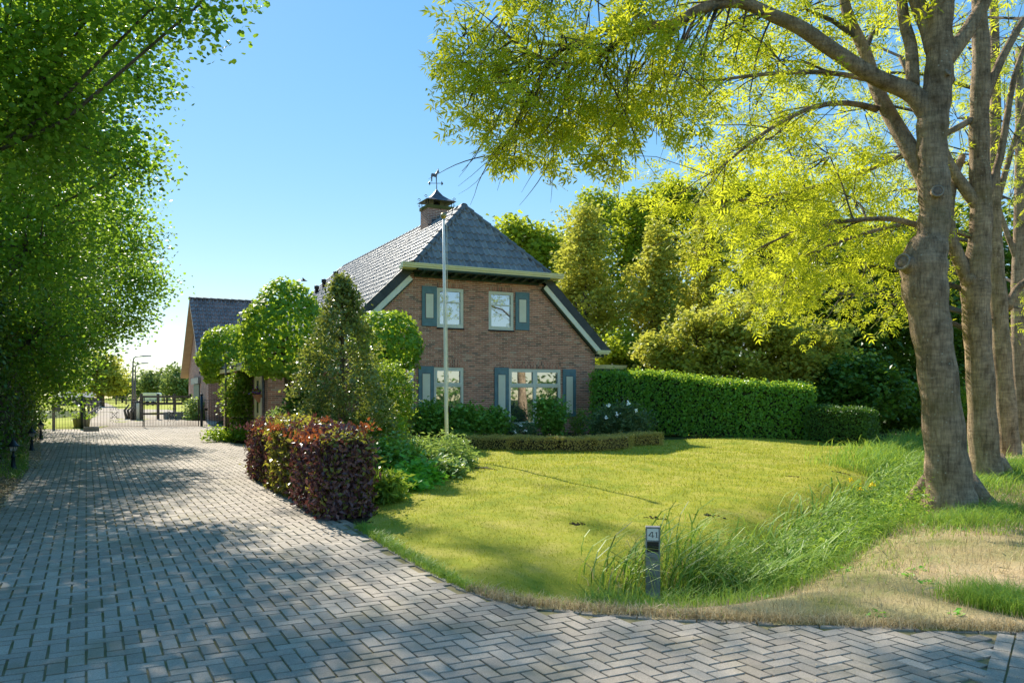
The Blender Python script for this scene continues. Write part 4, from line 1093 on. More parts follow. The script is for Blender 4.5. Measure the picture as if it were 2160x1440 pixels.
def limb_tree(name, label, base, trunks, limbs, twigspec, blobs, rng, leafsize=.2, group=None, knots=(), tmpl=PIN3, blobtmpl=PIN3, per=14, cr=.26, nring=14, env=None):
    Y_near = base[1] < 18
    t = thing(name, tuple(base), label, 'tree', group); off = tuple(-x for x in base)
    trunks = [smooth(px_line(l), 4) for l in trunks]; limbs = [smooth(px_line(l), 3) for l in limbs]
    mb = MB()
    for l in trunks: mb.tube([p for p, r in l], [r*(1+.05*math.sin(i*1.7)) for i, (p, r) in enumerate(l)], nring, rng.random())
    for (kx, ky, kY, kr, dx, dz, cut) in knots:      # swollen knots, with the flat ring of a sawn-off limb
        c = at(kx, ky, kY); d = Vector((dx, -.55, dz)).normalized()
        mb.tube([c-d*kr*1.3, c-d*kr*.5, c+d*kr*.35, c+d*kr*.6], [kr*1.2, kr*1.15, kr*.85, kr*.6], 10)
    b0, r0_ = trunks[0][0][0], trunks[0][1][1]
    for q in range(7 if Y_near else 0):                # roots flaring into the soil
        a_ = q*.9+rng.uniform(-.2,.2); e_ = Vector((math.cos(a_), math.sin(a_), 0)); g1 = trunks[0][1][0]; l_ = rng.uniform(.25, .5)
        c_ = Vector((base[0], base[1], 0)); z_ = base[2]
        p1 = c_+e_*r0_*.55+Vector((0,0,z_+.42)); p2 = c_+e_*r0_*1.05+Vector((0,0,z_+.10)); p3 = c_+e_*(r0_+l_*.6)+Vector((0,0,z_-.03)); p4 = c_+e_*(r0_+l_)+Vector((0,0,z_-.10))
        mb.tube([p1,p2,p3,p4], [r0_*.34, r0_*.36, r0_*.20, r0_*.08], 7)
    mb.build('trunk', mBARK, t, off)
    for (kx, ky, kY, kr, dx, dz, cut) in knots:
        if cut:
            c = at(kx, ky, kY); d = Vector((dx, -.55, dz)).normalized()
            e1 = d.cross(Vector((0,0,1))).normalized(); e2 = e1.cross(d).normalized()
            MB().tube([c+d*kr*.45, c+d*kr*.92], [kr*.95, kr*.86], 16).build('limb_stub', mBARK, t, off)
            ring = MB(); ring.tube([c+d*kr*.93+(e1*math.cos(a_)+e2*math.sin(a_))*kr*.80 for a_ in np.linspace(0, 6.28, 17)], kr*.15, 6); ring.build('healing_ring', mSCAR2, t, off)
            MB().tube([c+d*kr*.90, c+d*kr*.97], [kr*.74, kr*.70], 16).build('cut_limb_scar', mSCAR, t, off)
    for l in limbs: MB().tube([p for p, r in l], [r for p, r in l], 8).build('limb', mBARK, t, off)
    tw = Twigs(rng)
    for (li, f0, f1, n, dirv, L, r, droop, lift, sub) in twigspec:
        for q in range(n):
            f = rng.uniform(f0, f1); p, d, rr = along(limbs[li], f)
            dv = Vector(dirv)+Vector((rng.normal(0,.45), rng.normal(0,.6), rng.normal(0,.35)))+d*.35
            tw.twig(p, dv, L*rng.uniform(.6, 1.25), r*rng.uniform(.7, 1.2), droop, lift, .6, sub)
    parts = []
    if tw.P: parts.append(tw.leaves(tmpl, leafsize))
    nodes = [(p, r) for l in limbs+trunks for p, r in l]
    for bl in blobs:
        bx, by, bY, (rx, rz), n = bl
        c = at(bx, by, bY); C = blob_clumps(rng, c, (rx, rx, rz), n, .1)
        nd = min(nodes, key=lambda q: (q[0]-c).length+1.2*max(0, q[0].z-c.z+.6))
        mid = nd[0]*.5+c*.5+Vector((0,0,.06*(c-nd[0]).length)); r0 = min(nd[1]*.5, .05)
        tw.mb.tube([nd[0], mid, c], [r0, r0*.8, r0*.5], 6, cap=False)
        for q in C:
            q = Vector(q); dd = q-c
            tw.mb.tube([c+dd*rng.uniform(0,.3), c+dd*.55+Vector((0,0,-.06)), q], [.012, .008, .004], 3, cap=False)
        C2 = np.repeat(C, 5, 0)+rng.normal(size=(n*5, 3))*cr*1.5*np.array([1,1,.7]); P = np.repeat(C2, per//5+1, 0); P = P+rng.normal(size=P.shape)*.06
        parts.append(scatter(blobtmpl, P, frames(len(P), rng, .5, .5), leafsize*rng.uniform(.75, 1.3, len(P)), rng, np.clip(rng.normal(.55,.22,len(P)),0,1)))
    if tw.mb.v: tw.mb.build('twigs', mBARK2, t, off, 'stuff')
    if parts:
        if env:        # lower and outer outline of the crown, as (x/y, z/y) of its hanging edge
            nv = len(parts[0][0])
            new = []
            tl = [tmpl]+[blobtmpl]*(len(parts)-1)
            for (v_, f_, t_), tm in zip(parts, tl):
                q = len(tm[0]); n_ = len(v_)//q; c_ = v_.reshape(n_, q, 3).mean(1)
                kx, kz = c_[:, 0]/c_[:, 1], (c_[:, 2]-CH)/c_[:, 1]
                ok = (kx > -.105+.01*np.sin(kz*60)) & (kz > np.interp(kx, *env)+.012*np.sin(kx*90))
                vv = v_.reshape(n_, q, 3)[ok].reshape(-1, 3); m_ = int(ok.sum()); ff = (np.arange(m_)*q)[:, None, None]+tm[1][None]
                new.append((vv, ff.reshape(-1, tm[1].shape[1]), t_.reshape(n_, q)[ok].ravel()))
            parts = new
        V, Fc, T = merge(parts); link('crown', np_mesh('crown', V+np.array(off), Fc, lASH, T), t)
    return t
mSCAR2 = M('healed_bark', (.34,.28,.22), .9, var=.3, scale=14, bmp=.5)
mSCAR = M('sawn_wood', (.26,.19,.14), .9, var=.2, scale=20, bmp=.4)

rng = np.random.default_rng(21)
Y1, Y2, Y3, Y4 = 11.5, 15.2, 20.3, 25.7
gG = 'ash trees in a row along the verge'
b1 = G(2005, 1068)
limb_tree('ash_tree', 'largest ash trunk, nearest the camera, with sawn-off limb scars and a long left limb', b1,
  [[(2010,1110,Y1,.43),(2006,1060,Y1,.335),(2000,1000,Y1,.295),(1990,900,Y1,.265),(1977,780,Y1,.25),(1962,680,Y1,.26),(1950,600,Y1,.30),(1950,545,Y1,.31),(1966,500,Y1,.215),(1972,440,Y1,.20),(1970,395,Y1,.215),(1967,340,Y1,.195),(1966,280,Y1,.20),(1972,220,Y1,.205),(1980,160,Y1,.185),(1982,90,Y1,.165),(1986,20,Y1,.155),(2000,-120,Y1,.13),(2015,-400,Y1,.09),(1990,-700,Y1,.03)],
   [(1976,110,Y1,.14),(1950,40,Y1+.2,.11),(1915,-60,Y1+.4,.10),(1880,-300,Y1+.8,.06)],
   [(1990,130,Y1,.13),(2045,60,Y1,.10),(2090,-40,Y1,.09),(2130,-300,Y1,.05)]],
  [[(1968,270,Y1,.12),(1945,222,Y1,.14),(1915,192,Y1,.13),(1850,165,Y1-.1,.115),(1770,115,Y1-.2,.105),(1690,60,Y1-.35,.10),(1640,38,Y1-.4,.09),(1560,5,Y1-.5,.08),(1480,18,Y1-.6,.07),(1420,50,Y1-.7,.06),(1330,70,Y1-.8,.045),(1270,62,Y1-.9,.035),(1200,95,Y1-1,.025),(1130,90,Y1-1.1,.015)],
   [(1420,50,Y1-.7,.045),(1350,55,Y1-.9,.04),(1290,100,Y1-1.1,.035),(1210,135,Y1-1.3,.028),(1160,128,Y1-1.4,.022),(1110,105,Y1-1.5,.015),(1060,70,Y1-1.6,.008)],
   [(1962,400,Y1+.05,.13),(1925,325,Y1+.2,.125),(1890,265,Y1+.4,.11),(1850,190,Y1+.7,.10),(1825,110,Y1+.9,.09),(1785,20,Y1+1.1,.08),(1750,-150,Y1+1.3,.05)],
   [(1925,180,Y1,.10),(1922,100,Y1+.2,.085),(1905,30,Y1+.4,.08),(1890,-150,Y1+.7,.05)],
   [(1945,478,Y1+.3,.05),(1880,462,Y1+.5,.04),(1800,465,Y1+.6,.033),(1700,480,Y1+.6,.024),(1610,520,Y1+.5,.012)],
   [(1850,230,Y1+.6,.05),(1790,218,Y1+.4,.042),(1720,225,Y1+.2,.036),(1640,262,Y1+0,.028),(1560,320,Y1-.2,.02),(1500,370,Y1-.3,.010)],
   [(1850,172,Y1+.4,.045),(1780,158,Y1+.2,.038),(1700,152,Y1,.034),(1600,158,Y1-.2,.026),(1500,170,Y1-.3,.015),(1430,160,Y1-.4,.008)],
   [(1560,8,Y1-.5,.05),(1420,-40,Y1-.9,.045),(1290,-60,Y1-1.2,.035),(1180,-40,Y1-1.5,.025),(1080,-5,Y1-1.6,.012)]],
  [(0,.50,.95,36,(-.30,-.1,-.8),1.6,.018,.55,1.7,.9),(1,.1,.96,30,(-.28,-.1,-.8),1.4,.014,.5,1.6,.8),(0,.42,.66,9,(-.25,0,-.9),1.5,.016,.4,1.5,.7),
   (7,.2,.97,28,(-.2,0,-.7),1.2,.014,.6,1.3,.8),(5,.2,1,16,(-.5,0,-.3),.9,.010,.5,1.2,.6),(6,.2,1,16,(-.5,0,-.3),.9,.010,.5,1.2,.6),(4,.2,1,14,(-.5,.1,-.2),.9,.010,.4,1.2,.6),(1,.6,1,10,(-.5,0,.3),.8,.008,.3,1,.6)],
  [(1560,60,Y1+.8,(.9,.6),16),(1700,20,Y1+1.0,(1.0,.7),18),(1640,130,Y1+1.2,(.9,.6),16),(1500,-60,Y1,(1.4,.8),16),(1280,-130,Y1-.8,(1.4,.6),16),(985,70,Y1-1.5,(.42,.45),9),(1000,190,Y1-1.4,(.4,.45),9),(1080,290,Y1-1.2,(.5,.3),6),(1200,250,Y1-1.2,(.7,.4),6),(1260,325,Y1-1.1,(.6,.25),8),(1120,50,Y1-1.3,(.8,.4),7),(1060,150,Y1-1.2,(.5,.4),6),(1290,30,Y1-1,(.8,.4),5),(1850,60,Y1+1.6,(.9,.7),12),(1800,-150,Y1,(1.8,1.2),20),(2050,-250,Y1,(2.0,1.4),18),(1750,330,Y1+1.4,(.8,.6),14),(1600,300,Y1+.9,(.7,.5),12),(1650,420,Y1+1.2,(.8,.5),14),(1800,420,Y1+1.6,(.8,.6),14),(2120,-500,Y1,(2.2,1.6),16)],
  rng, .25, gG, [(1914,556,Y1-.12,.125,-.9,.15,1),(1975,408,Y1-.16,.09,-.15,.1,1),(1994,158,Y1-.16,.055,.25,.3,1),(2003,165,Y1,.10,1,.3,0),(1968,300,Y1-.08,.06,.2,.1,0)], env=([-.11,-.10,-.078,-.02,.04,.145,.175,.20,.23,.3], [.42,.335,.315,.275,.262,.268,.34,.30,.20,-.1]))

b2 = G(2080, 1008)
limb_tree('ash_tree', 'second ash trunk in the verge row, forking low beside the largest trunk', b2,
  [[(2084,1035,Y2,.40),(2080,1000,Y2,.285),(2074,920,Y2,.25),(2068,800,Y2,.235),(2060,680,Y2,.235),(2058,600,Y2,.25),(2066,520,Y2,.20),(2070,440,Y2,.185),(2066,340,Y2,.175),(2066,240,Y2,.165),(2070,120,Y2,.155),(2066,20,Y2,.13),(2060,-200,Y2,.10),(2070,-500,Y2,.04)],
   [(2056,620,Y2,.14),(2022,545,Y2,.12),(2002,480,Y2,.11),(2006,400,Y2+.1,.09),(2030,330,Y2+.3,.06)]],
  [[(2068,440,Y2,.13),(2030,390,Y2,.11),(2000,340,Y2,.09),(1960,240,Y2,.07),(1900,120,Y2,.05)],
   [(2080,420,Y2,.08),(2110,330,Y2,.07),(2140,160,Y2,.05),(2180,60,Y2,.04)],
   [(2075,220,Y2,.09),(2110,130,Y2,.08),(2160,40,Y2,.06)],
   [(2050,500,Y2,.05),(1940,470,Y2,.04),(1800,500,Y2,.03),(1650,560,Y2,.015)],
   [(2055,250,Y2,.06),(1900,330,Y2,.05),(1700,400,Y2,.035),(1500,430,Y2,.02)]],
  [(3,.2,1,26,(-.4,0,-.3),1.1,.010,.5,1.1,.7),(4,.2,1,26,(-.4,0,-.3),1.2,.010,.5,1.1,.7)],
  [(1480,400,Y2,(1.0,.7),13),(1560,470,Y2+.6,(1.1,.8),15),(1660,560,Y2+.8,(1.2,.8),17),(1760,480,Y2+1.2,(1.3,.9),17),(1830,560,Y2+.6,(1.1,.7),13),(1700,300,Y2+1,(1.3,1.0),17),(1820,230,Y2+1.2,(1.4,1.0),17),(1900,400,Y2+1.6,(1.2,1.0),13),(1600,200,Y2+1,(1.1,.8),12),(1880,640,Y2+1,(.9,.5),8),(1750,80,Y2+1.5,(1.6,1.1),17),(2120,260,Y2+1.6,(1.4,1.2),13),(2130,80,Y2+1,(1.6,1.2),13),(2000,60,Y2+2,(1.5,1.3),11),(2050,-300,Y2,(2.6,1.8),17),(1480,300,Y2+.4,(.7,.5),6)],
  rng, .27, gG, [(2046,590,Y2-.1,.14,-.5,.4,0)])

b3 = G(2132, 962)
limb_tree('ash_tree', 'third ash trunk in the verge row, slender and leaning left', b3,
  [[(2134,975,Y3,.34),(2130,955,Y3,.26),(2122,860,Y3,.23),(2112,740,Y3,.215),(2104,620,Y3,.21),(2098,520,Y3,.18),(2096,400,Y3,.15),(2100,200,Y3,.12),(2095,-50,Y3,.08)]],
  [[(2125,650,Y3,.12),(2145,610,Y3,.10),(2170,590,Y3,.09),(2200,560,Y3,.07)],[(2098,450,Y3,.08),(2130,330,Y3,.07),(2170,200,Y3,.05)]],
  [(1,.2,1,10,(.2,0,-.2),1.2,.012,.5,1,.7)],
  [(1650,620,Y3,(1.4,1.0),13),(1780,620,Y3+.5,(1.6,.9),17),(1700,480,Y3+1,(1.8,1.4),20),(1850,330,Y3+1,(2.0,1.6),22),(2020,250,Y3+1,(1.8,1.6),18),(2130,420,Y3+2,(1.6,1.4),13),(1950,560,Y3+.5,(1.3,1.0),11),(2040,100,Y3,(2.2,1.6),17),(1800,150,Y3,(2.0,1.4),17),(2150,650,Y3+3,(1.2,.8),6)],
  rng, .22, gG, tmpl=PIN2, nring=12)
b4 = G(2172, 932)
limb_tree('ash_tree', 'fourth ash trunk of the verge row at the right edge of the picture', b4,
  [[(2172,938,Y4,.34),(2160,900,Y4,.25),(2150,760,Y4,.22),(2148,600,Y4,.20),(2152,400,Y4,.16),(2150,100,Y4,.10)]],
  [[(2150,560,Y4,.10),(2110,450,Y4,.07),(2080,330,Y4,.05)]],
  [], [(1900,300,Y4+1,(2.6,2.2),23),(2080,350,Y4+1,(2.4,2.4),22),(2150,150,Y4,(2.6,2.0),17),(1700,330,Y4+2,(2.4,1.8),20),(2000,560,Y4+3,(2.0,1.2),11)],
  rng, .24, gG, tmpl=PIN2, nring=10)

# ------------------------------------------------------------------ alders along the left of the driveway
rng = np.random.default_rng(33)
gA = 'alder trees along the left side of the driveway'
def alder(px, base_y, Y, blobs, label, hgt, size, ncl, per=62, cr=.38, tmpl=ROUND, x=None):
    X = x if x is not None else (px-1080)/F*Y
    base = Vector((X, Y, hz(X, Y)-.1))
    tr = [(base, .24), (base+Vector((.1,0,2)), .19), (base+Vector((.3,.1,5)), .15), (base+Vector((.5,0,hgt*.7)), .09), (base+Vector((.6,0,hgt)), .03)]
    bl = []
    for (bx, by, bY, rx, rz, n) in blobs: bl.append((tuple(at(bx, by, bY)), (rx, rx, rz), n) if by > -100 else (tuple(at(bx, by, bY)), (rx, rx, rz), n, per, .55))
    return tree('alder_tree', label, 'tree', base, [tr], bl, tmpl, lALD, mBARK2, rng, per=per, cr=cr, lsize=size, up=.35, droop=.5, group=gA, bshell=.15, limb=.45)
alder(0, 0, 13.0, [(10,60,12.5,1.5,1.3,60),(190,35,12.5,1.0,.42,30),(320,18,12.3,.7,.16,13),(420,10,12.2,.4,.08,6),(100,170,13,1.1,1.1,44),(-160,200,12,1.6,1.8,40),(60,260,13.5,1.3,1.0,50),(300,-210,12.5,2.2,.8,24),(520,-310,12.5,1.9,.8,18)],
      'alder nearest the camera, its large round leaves hanging over the top left corner', 12, .085, 0, x=-9.4)
alder(0, 0, 17.5, [(40,330,16.5,1.5,1.6,62),(180,130,17,1.15,.7,40),(290,165,17,.6,.28,18),(130,300,17,1.2,1.2,50),(220,310,17,.75,.45,26),(290,345,16.8,.3,.25,9),(60,520,16,1.3,1.2,70),(40,420,17,1.6,1.4,60),(330,-280,18,3.2,1.5,46),(640,-450,18,2.4,1.2,24),(900,-640,18,2.6,1.2,18),(260,20,17.5,.8,.5,18)],
      'second alder from the camera, with branches reaching towards the sky at mid height', 15, .08, 0, x=-12.4)
alder(0, 0, 23, [(120,470,22,2.0,1.9,80),(210,430,22.5,1.3,1.3,46),(60,640,22,1.7,1.5,60),(180,300,23,1.6,1.2,46),(290,520,23,.6,.5,14),(90,560,23,2.2,2.0,90),(60,720,21,1.6,1.4,70),(360,-210,23,3.6,2.2,56),(620,-360,24,3.2,2.0,36)],
      'third alder along the drive, filling the middle of the left tree wall', 17, .085, 0, x=-15.2)
alder(0, 0, 29, [(190,590,28.5,2.4,1.6,90),(285,590,28.5,1.1,.7,36),(240,672,28.5,1.2,.55,34),(215,712,28.5,.6,.3,12),(130,500,29,2.4,1.8,64),(90,700,28,1.8,1.5,90),(110,600,28,2.2,1.8,80),(120,790,28,.9,1.3,40),(420,-140,30,4.2,3.0,50),(240,420,29,1.2,.8,24)],
      'fourth alder along the drive, its low branches spreading over the gate approach', 18, .09, 0, x=-18.3)
alder(0, 0, 35, [(110,700,34,2.4,1.6,70),(150,640,35,2.2,1.5,50),(60,800,33,1.6,1.4,40),(135,790,34,.8,.9,20)],
      'farthest alder in the left row, beside the gate post', 14, .09, 0, x=-21.5, per=22)

# clipped green wall of shrubs below them
base = Vector((-14.8, 22, hz(-14.8, 22)))
t = thing('tall_hedge', tuple(base), 'tall loose green hedge running behind the small drive lanterns', 'hedge')
HP = [(-7.4, 8.0), (-10.0, 13.0), (-12.75, 18.8), (-16.7, 26.5), (-20.05, 33.0), (-21.2, 35.2)]
hedge_mesh(rng, HP, 1.8, [3.8, 4.0, 4.2, 4.4, 4.2, 2.6], 30000, ROUND, .085, lDARKH, base, t, core=mCOREFILL, rough=.22, flat=.8)
P = []
for k in range(46):
    f = rng.uniform(.15, 1); s = f*(len(HP)-1); i_ = min(int(s), len(HP)-2); a_, b_ = np.array(HP[i_]), np.array(HP[i_+1]); q = a_+(b_-a_)*(s-i_)
    c = np.array([q[0]+rng.uniform(-.2, .75), q[1]+rng.uniform(-.3,.3), 0]); c[2] = hz(c[0], c[1])+rng.uniform(.5, 3.0)
    P.append(c+rng.normal(size=(110, 3))*np.array([.3,.3,.35]))
P = clip_ground(np.vstack(P)); V, Fc, T = scatter(ROUND, P, frames(len(P), rng, .3, .5), .085*rng.uniform(.7,1.3,len(P)), rng)
link('side_shoots', np_mesh('side_shoots', V-np.array(tuple(base)), Fc, lALD, T), t)

# ------------------------------------------------------------------ trees behind the house and the dark wood on the right
rng = np.random.default_rng(55)
def bgtree(name, label, px, Y, blobs, mat, size, base_y=None, per=46, cr=.55, group=None, trunk_r=.16, tmpl=KITEW, bark=None, shell=.35, up=.5, hz_=None):
    X = (px-1080)/F*Y; base = Vector((X, Y, hz(X, Y)-.05)); ztop = max(at(0, b[1], b[2] if len(b) > 6 else Y).z for b in blobs)
    tr = [(base, trunk_r), (base+Vector((.05,0,(ztop-base.z)*.4)), trunk_r*.75), (base+Vector((-.1,.1,(ztop-base.z)*.95)), trunk_r*.25)]
    bl = [(tuple(at(b[0], b[1], Y+b[4])), (b[2], b[2], b[3]), int(b[5]*1.35)) for b in blobs]
    return tree(name, label, 'tree', base, [tr], bl, tmpl, mat, bark or mBARK2, rng, per=per, cr=cr*.72, lsize=size*1.3, up=up, droop=.3, group=group, tr_n=7, bshell=shell*.6)
gB = 'trees of the wood behind the house'
bgtree('maple_tree', 'light green round tree just right of the tiled roof', 1110, 44, [(1095,530,1.6,1.5,0,34),(1135,570,1.9,1.8,0,42),(1085,485,.8,.7,0,12),(1150,525,1.0,1.0,.5,16),(1140,660,2.2,2.2,0,40),(1120,760,2.0,2.0,0,26)], lTREEA, .20, group=gB)
bgtree('poplar_tree', 'tallest tree behind the house, its small top standing out against the sky', 1262, 52, [(1262,440,1.5,1.1,0,26),(1270,480,2.0,1.6,0,34),(1240,540,2.2,2.2,0,36),(1205,600,1.6,2.2,0,24),(1250,700,2.6,3,0,30)], lTREEA, .20, group=gB, per=40)
bgtree('birch_tree', 'sparse grey green tree top left of the tallest tree', 1205, 50, [(1205,480,1.2,1.1,0,14),(1195,530,1.4,1.4,0,18)], lTREEB, .14, group=gB, per=26)
bgtree('hornbeam_tree', 'ochre green upright tree nearest the right roof edge', 1235, 38, [(1240,455,.4,.6,0,7),(1235,500,.8,.8,0,16),(1228,560,1.2,1.1,0,26),(1235,640,1.5,1.4,0,32),(1230,725,1.6,1.4,0,32),(1205,600,.7,1.0,0,10)], lTREEB, .15, group=gB, per=56, cr=.42)
bgtree('hornbeam_tree', 'ochre green upright tree with a pointed top in the middle of the wood edge', 1385, 37, [(1392,492,.35,.6,0,6),(1388,535,.7,.7,0,14),(1382,590,1.1,1.0,0,24),(1372,655,1.4,1.2,0,30),(1380,725,1.6,1.2,0,32),(1345,780,1.2,.9,0,18)], lTREEB, .15, group=gB, per=56, cr=.42)
bgtree('hornbeam_tree', 'ochre green upright tree half hidden by the ash branches', 1490, 38, [(1500,440,.4,.7,0,7),(1495,490,.8,.8,0,14),(1488,550,1.1,1.0,0,24),(1478,620,1.4,1.2,0,28),(1480,690,1.5,1.2,0,28)], lTREEB, .15, group=gB, per=56, cr=.42)
bgtree('oak_tree', 'broad bright green tree rising between the upright trees', 1340, 48, [(1345,470,2.0,1.5,0,44),(1390,440,1.8,1.3,0,36),(1320,540,2.2,2.0,0,40),(1430,500,2.2,2.0,0,40),(1420,420,1.2,.9,0,18),(1460,440,1.6,1.2,0,24),(1430,640,2.6,3,0,36),(1310,660,2.4,3,0,36)], lTREEA, .20, group=gB)
bgtree('oak_tree', 'tall yellow green tree behind the ash limbs right of the gap of sky', 1580, 50, [(1560,480,2.6,2.2,0,50),(1640,430,2.6,2.0,0,44),(1540,420,1.6,1.2,0,22),(1600,600,3.0,3,0,46),(1720,520,3,3,1,40)], lTREEA, .20, group=gB)
bgtree('willow_shrub', 'broad pale green flowering shrub mass above the laurel hedge', 1540, 31, [(1470,720,1.5,1.2,0,50),(1560,690,1.5,1.1,0,50),(1640,700,1.4,1.1,0,42),(1430,790,1.4,.9,0,36),(1540,790,1.7,1.0,-.3,50),(1660,780,1.5,1.1,0,44),(1730,740,1.2,1.1,.5,30),(1390,750,1.0,.8,0,20),(1760,810,1.0,.9,0,18),(1620,640,.9,.7,.5,18)], lTREEB, .13, group=gB, per=64, cr=.32, shell=.5)
bgtree('hazel_bush', 'low bright bush between the annex roof and the pale shrub mass', 1340, 34, [(1330,760,1.5,.9,0,30),(1390,800,1.3,.6,0,22),(1290,735,1.0,.8,0,16)], lTREEA, .15, per=50, cr=.35, group=gB)
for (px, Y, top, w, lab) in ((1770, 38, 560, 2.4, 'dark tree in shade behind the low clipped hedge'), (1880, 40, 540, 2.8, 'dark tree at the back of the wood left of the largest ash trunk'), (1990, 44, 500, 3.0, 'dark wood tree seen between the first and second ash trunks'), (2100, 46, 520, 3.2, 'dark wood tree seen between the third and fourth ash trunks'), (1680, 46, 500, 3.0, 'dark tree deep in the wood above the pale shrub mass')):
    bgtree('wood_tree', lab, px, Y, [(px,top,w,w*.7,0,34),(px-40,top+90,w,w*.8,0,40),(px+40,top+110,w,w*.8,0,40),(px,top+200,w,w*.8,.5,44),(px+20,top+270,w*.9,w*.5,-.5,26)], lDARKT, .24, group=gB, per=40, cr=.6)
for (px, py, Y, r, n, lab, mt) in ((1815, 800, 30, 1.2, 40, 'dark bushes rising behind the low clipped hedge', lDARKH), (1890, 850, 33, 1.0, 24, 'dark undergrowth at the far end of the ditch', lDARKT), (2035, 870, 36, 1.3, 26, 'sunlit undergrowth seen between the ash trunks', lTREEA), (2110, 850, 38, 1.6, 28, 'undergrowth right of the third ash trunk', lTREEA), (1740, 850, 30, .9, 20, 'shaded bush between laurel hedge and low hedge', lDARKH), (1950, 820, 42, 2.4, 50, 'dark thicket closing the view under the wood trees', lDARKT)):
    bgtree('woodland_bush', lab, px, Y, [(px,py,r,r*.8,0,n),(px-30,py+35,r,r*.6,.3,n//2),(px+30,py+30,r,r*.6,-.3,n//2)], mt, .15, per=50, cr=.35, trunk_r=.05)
# farther wood as one mass, closing the horizon on the right
t_ = MB(); P = []
for k in range(420):
    x = rng.uniform(-6, 95); y = rng.uniform(62, 80); P.append(np.array([x, y, hz(x, y)+abs(rng.normal(3.5, 2.2))]))
P = np.repeat(np.array(P), 40, 0)+rng.normal(size=(420*40, 3))*np.array([1.3,1.0,1.1])
V, Fc, T = scatter(KITEW, P, frames(len(P), rng, .4, .3), .42*rng.uniform(.6,1.3,len(P)), rng)
tag(link('far_wood', np_mesh('far_wood', V, Fc, lDARKT, T)), 'dense dark wood far behind the house trees', 'wood', kind='stuff')
P = []
for k in range(520):
    x = rng.uniform(-150, 10); y = 150+rng.uniform(0, 30)+.15*x; hh = 6.0+2.5*math.sin(x*.13)+1.5*math.sin(x*.31); P.append(np.array([x, y, hz(x, y)+hh*rng.random()**.7]))
P = np.repeat(np.array(P), 26, 0)+rng.normal(size=(520*26, 3))*np.array([1.6,1.6,1.0])
V, Fc, T = scatter(KITEW, P, frames(len(P), rng, .6, .3), .8*rng.uniform(.6,1.3,len(P)), rng)
tag(link('far_treeline', np_mesh('far_treeline', V, Fc, lFAR, T)), 'hazy line of trees beyond the meadow', 'wood', kind='stuff')
bgtree('linden_tree', 'big solitary tree in the meadow beyond the gate', 212, 85, [(210,765,1.6,1.2,0,30),(215,788,2.3,1.4,0,50),(200,805,2.6,1.2,0,50),(228,812,1.8,.9,0,30)], lTREEB, .26, per=46, cr=.45, trunk_r=.45)
bgtree('field_tree', 'rounded tree at the meadow edge left of the barn', 388, 110, [(385,800,2.8,1.8,0,40),(395,815,2.6,1.6,0,30)], lFAR, .32, per=40, cr=.6)
bgtree('field_tree', 'pale broad tree at the meadow edge left of the barn tree', 352, 118, [(350,806,3.4,1.9,0,46),(335,815,2.6,1.4,0,26)], lFAR, .32, per=40, cr=.6)
bgtree('field_tree', 'dim tree at the meadow edge behind the left hedge end', 160, 100, [(155,800,3.0,2.4,0,44),(140,815,2.4,1.6,0,26)], lFAR, .32, per=40, cr=.6)
bgtree('field_tree', 'dark tree at the meadow edge just left of the street lamps', 258, 125, [(256,815,2.6,1.6,0,34),(272,818,2.2,1.4,0,26)], lFAR, .34, per=40, cr=.6)
P = []
for k in range(520):
    x = rng.uniform(60, 190); y = 30-(x-60)*1.25+rng.uniform(-8, 8)+rng.uniform(-90, 10)*(x > 120); P.append(np.array([x, y, hz(x, y)+(5.5+1.5*math.sin(x*.2))*rng.random()**.7]))
P = np.repeat(np.array(P), 16, 0)+rng.normal(size=(520*16, 3))*np.array([1.8,1.8,1.0])
V, Fc, T = scatter(KITEW, P, frames(len(P), rng, .6, .3), 1.1*rng.uniform(.6,1.3,len(P)), rng)
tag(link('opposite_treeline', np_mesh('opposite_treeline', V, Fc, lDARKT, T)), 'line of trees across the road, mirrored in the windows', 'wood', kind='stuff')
# unseen trees added behind the camera only for the window reflections
for (x, y, lab) in ((-14, -38, 'unseen tree added behind the camera for window reflections, left'), (6, -46, 'unseen tree added behind the camera for window reflections, centre'), (27, -40, 'unseen tree added behind the camera for window reflections, right')):
    base = Vector((x, y, hz(x, y)-.1))
    tree('reflection_tree', lab, 'tree', base, [[(base, .3), (base+Vector((0,0,4)), .2), (base+Vector((0,0,8)), .05)]], [(tuple(base+Vector((0,0,6))), (3.5,3.5,3), 60)], KITEW, lTREEA, mBARK2, rng, per=30, cr=.8, lsize=.35)

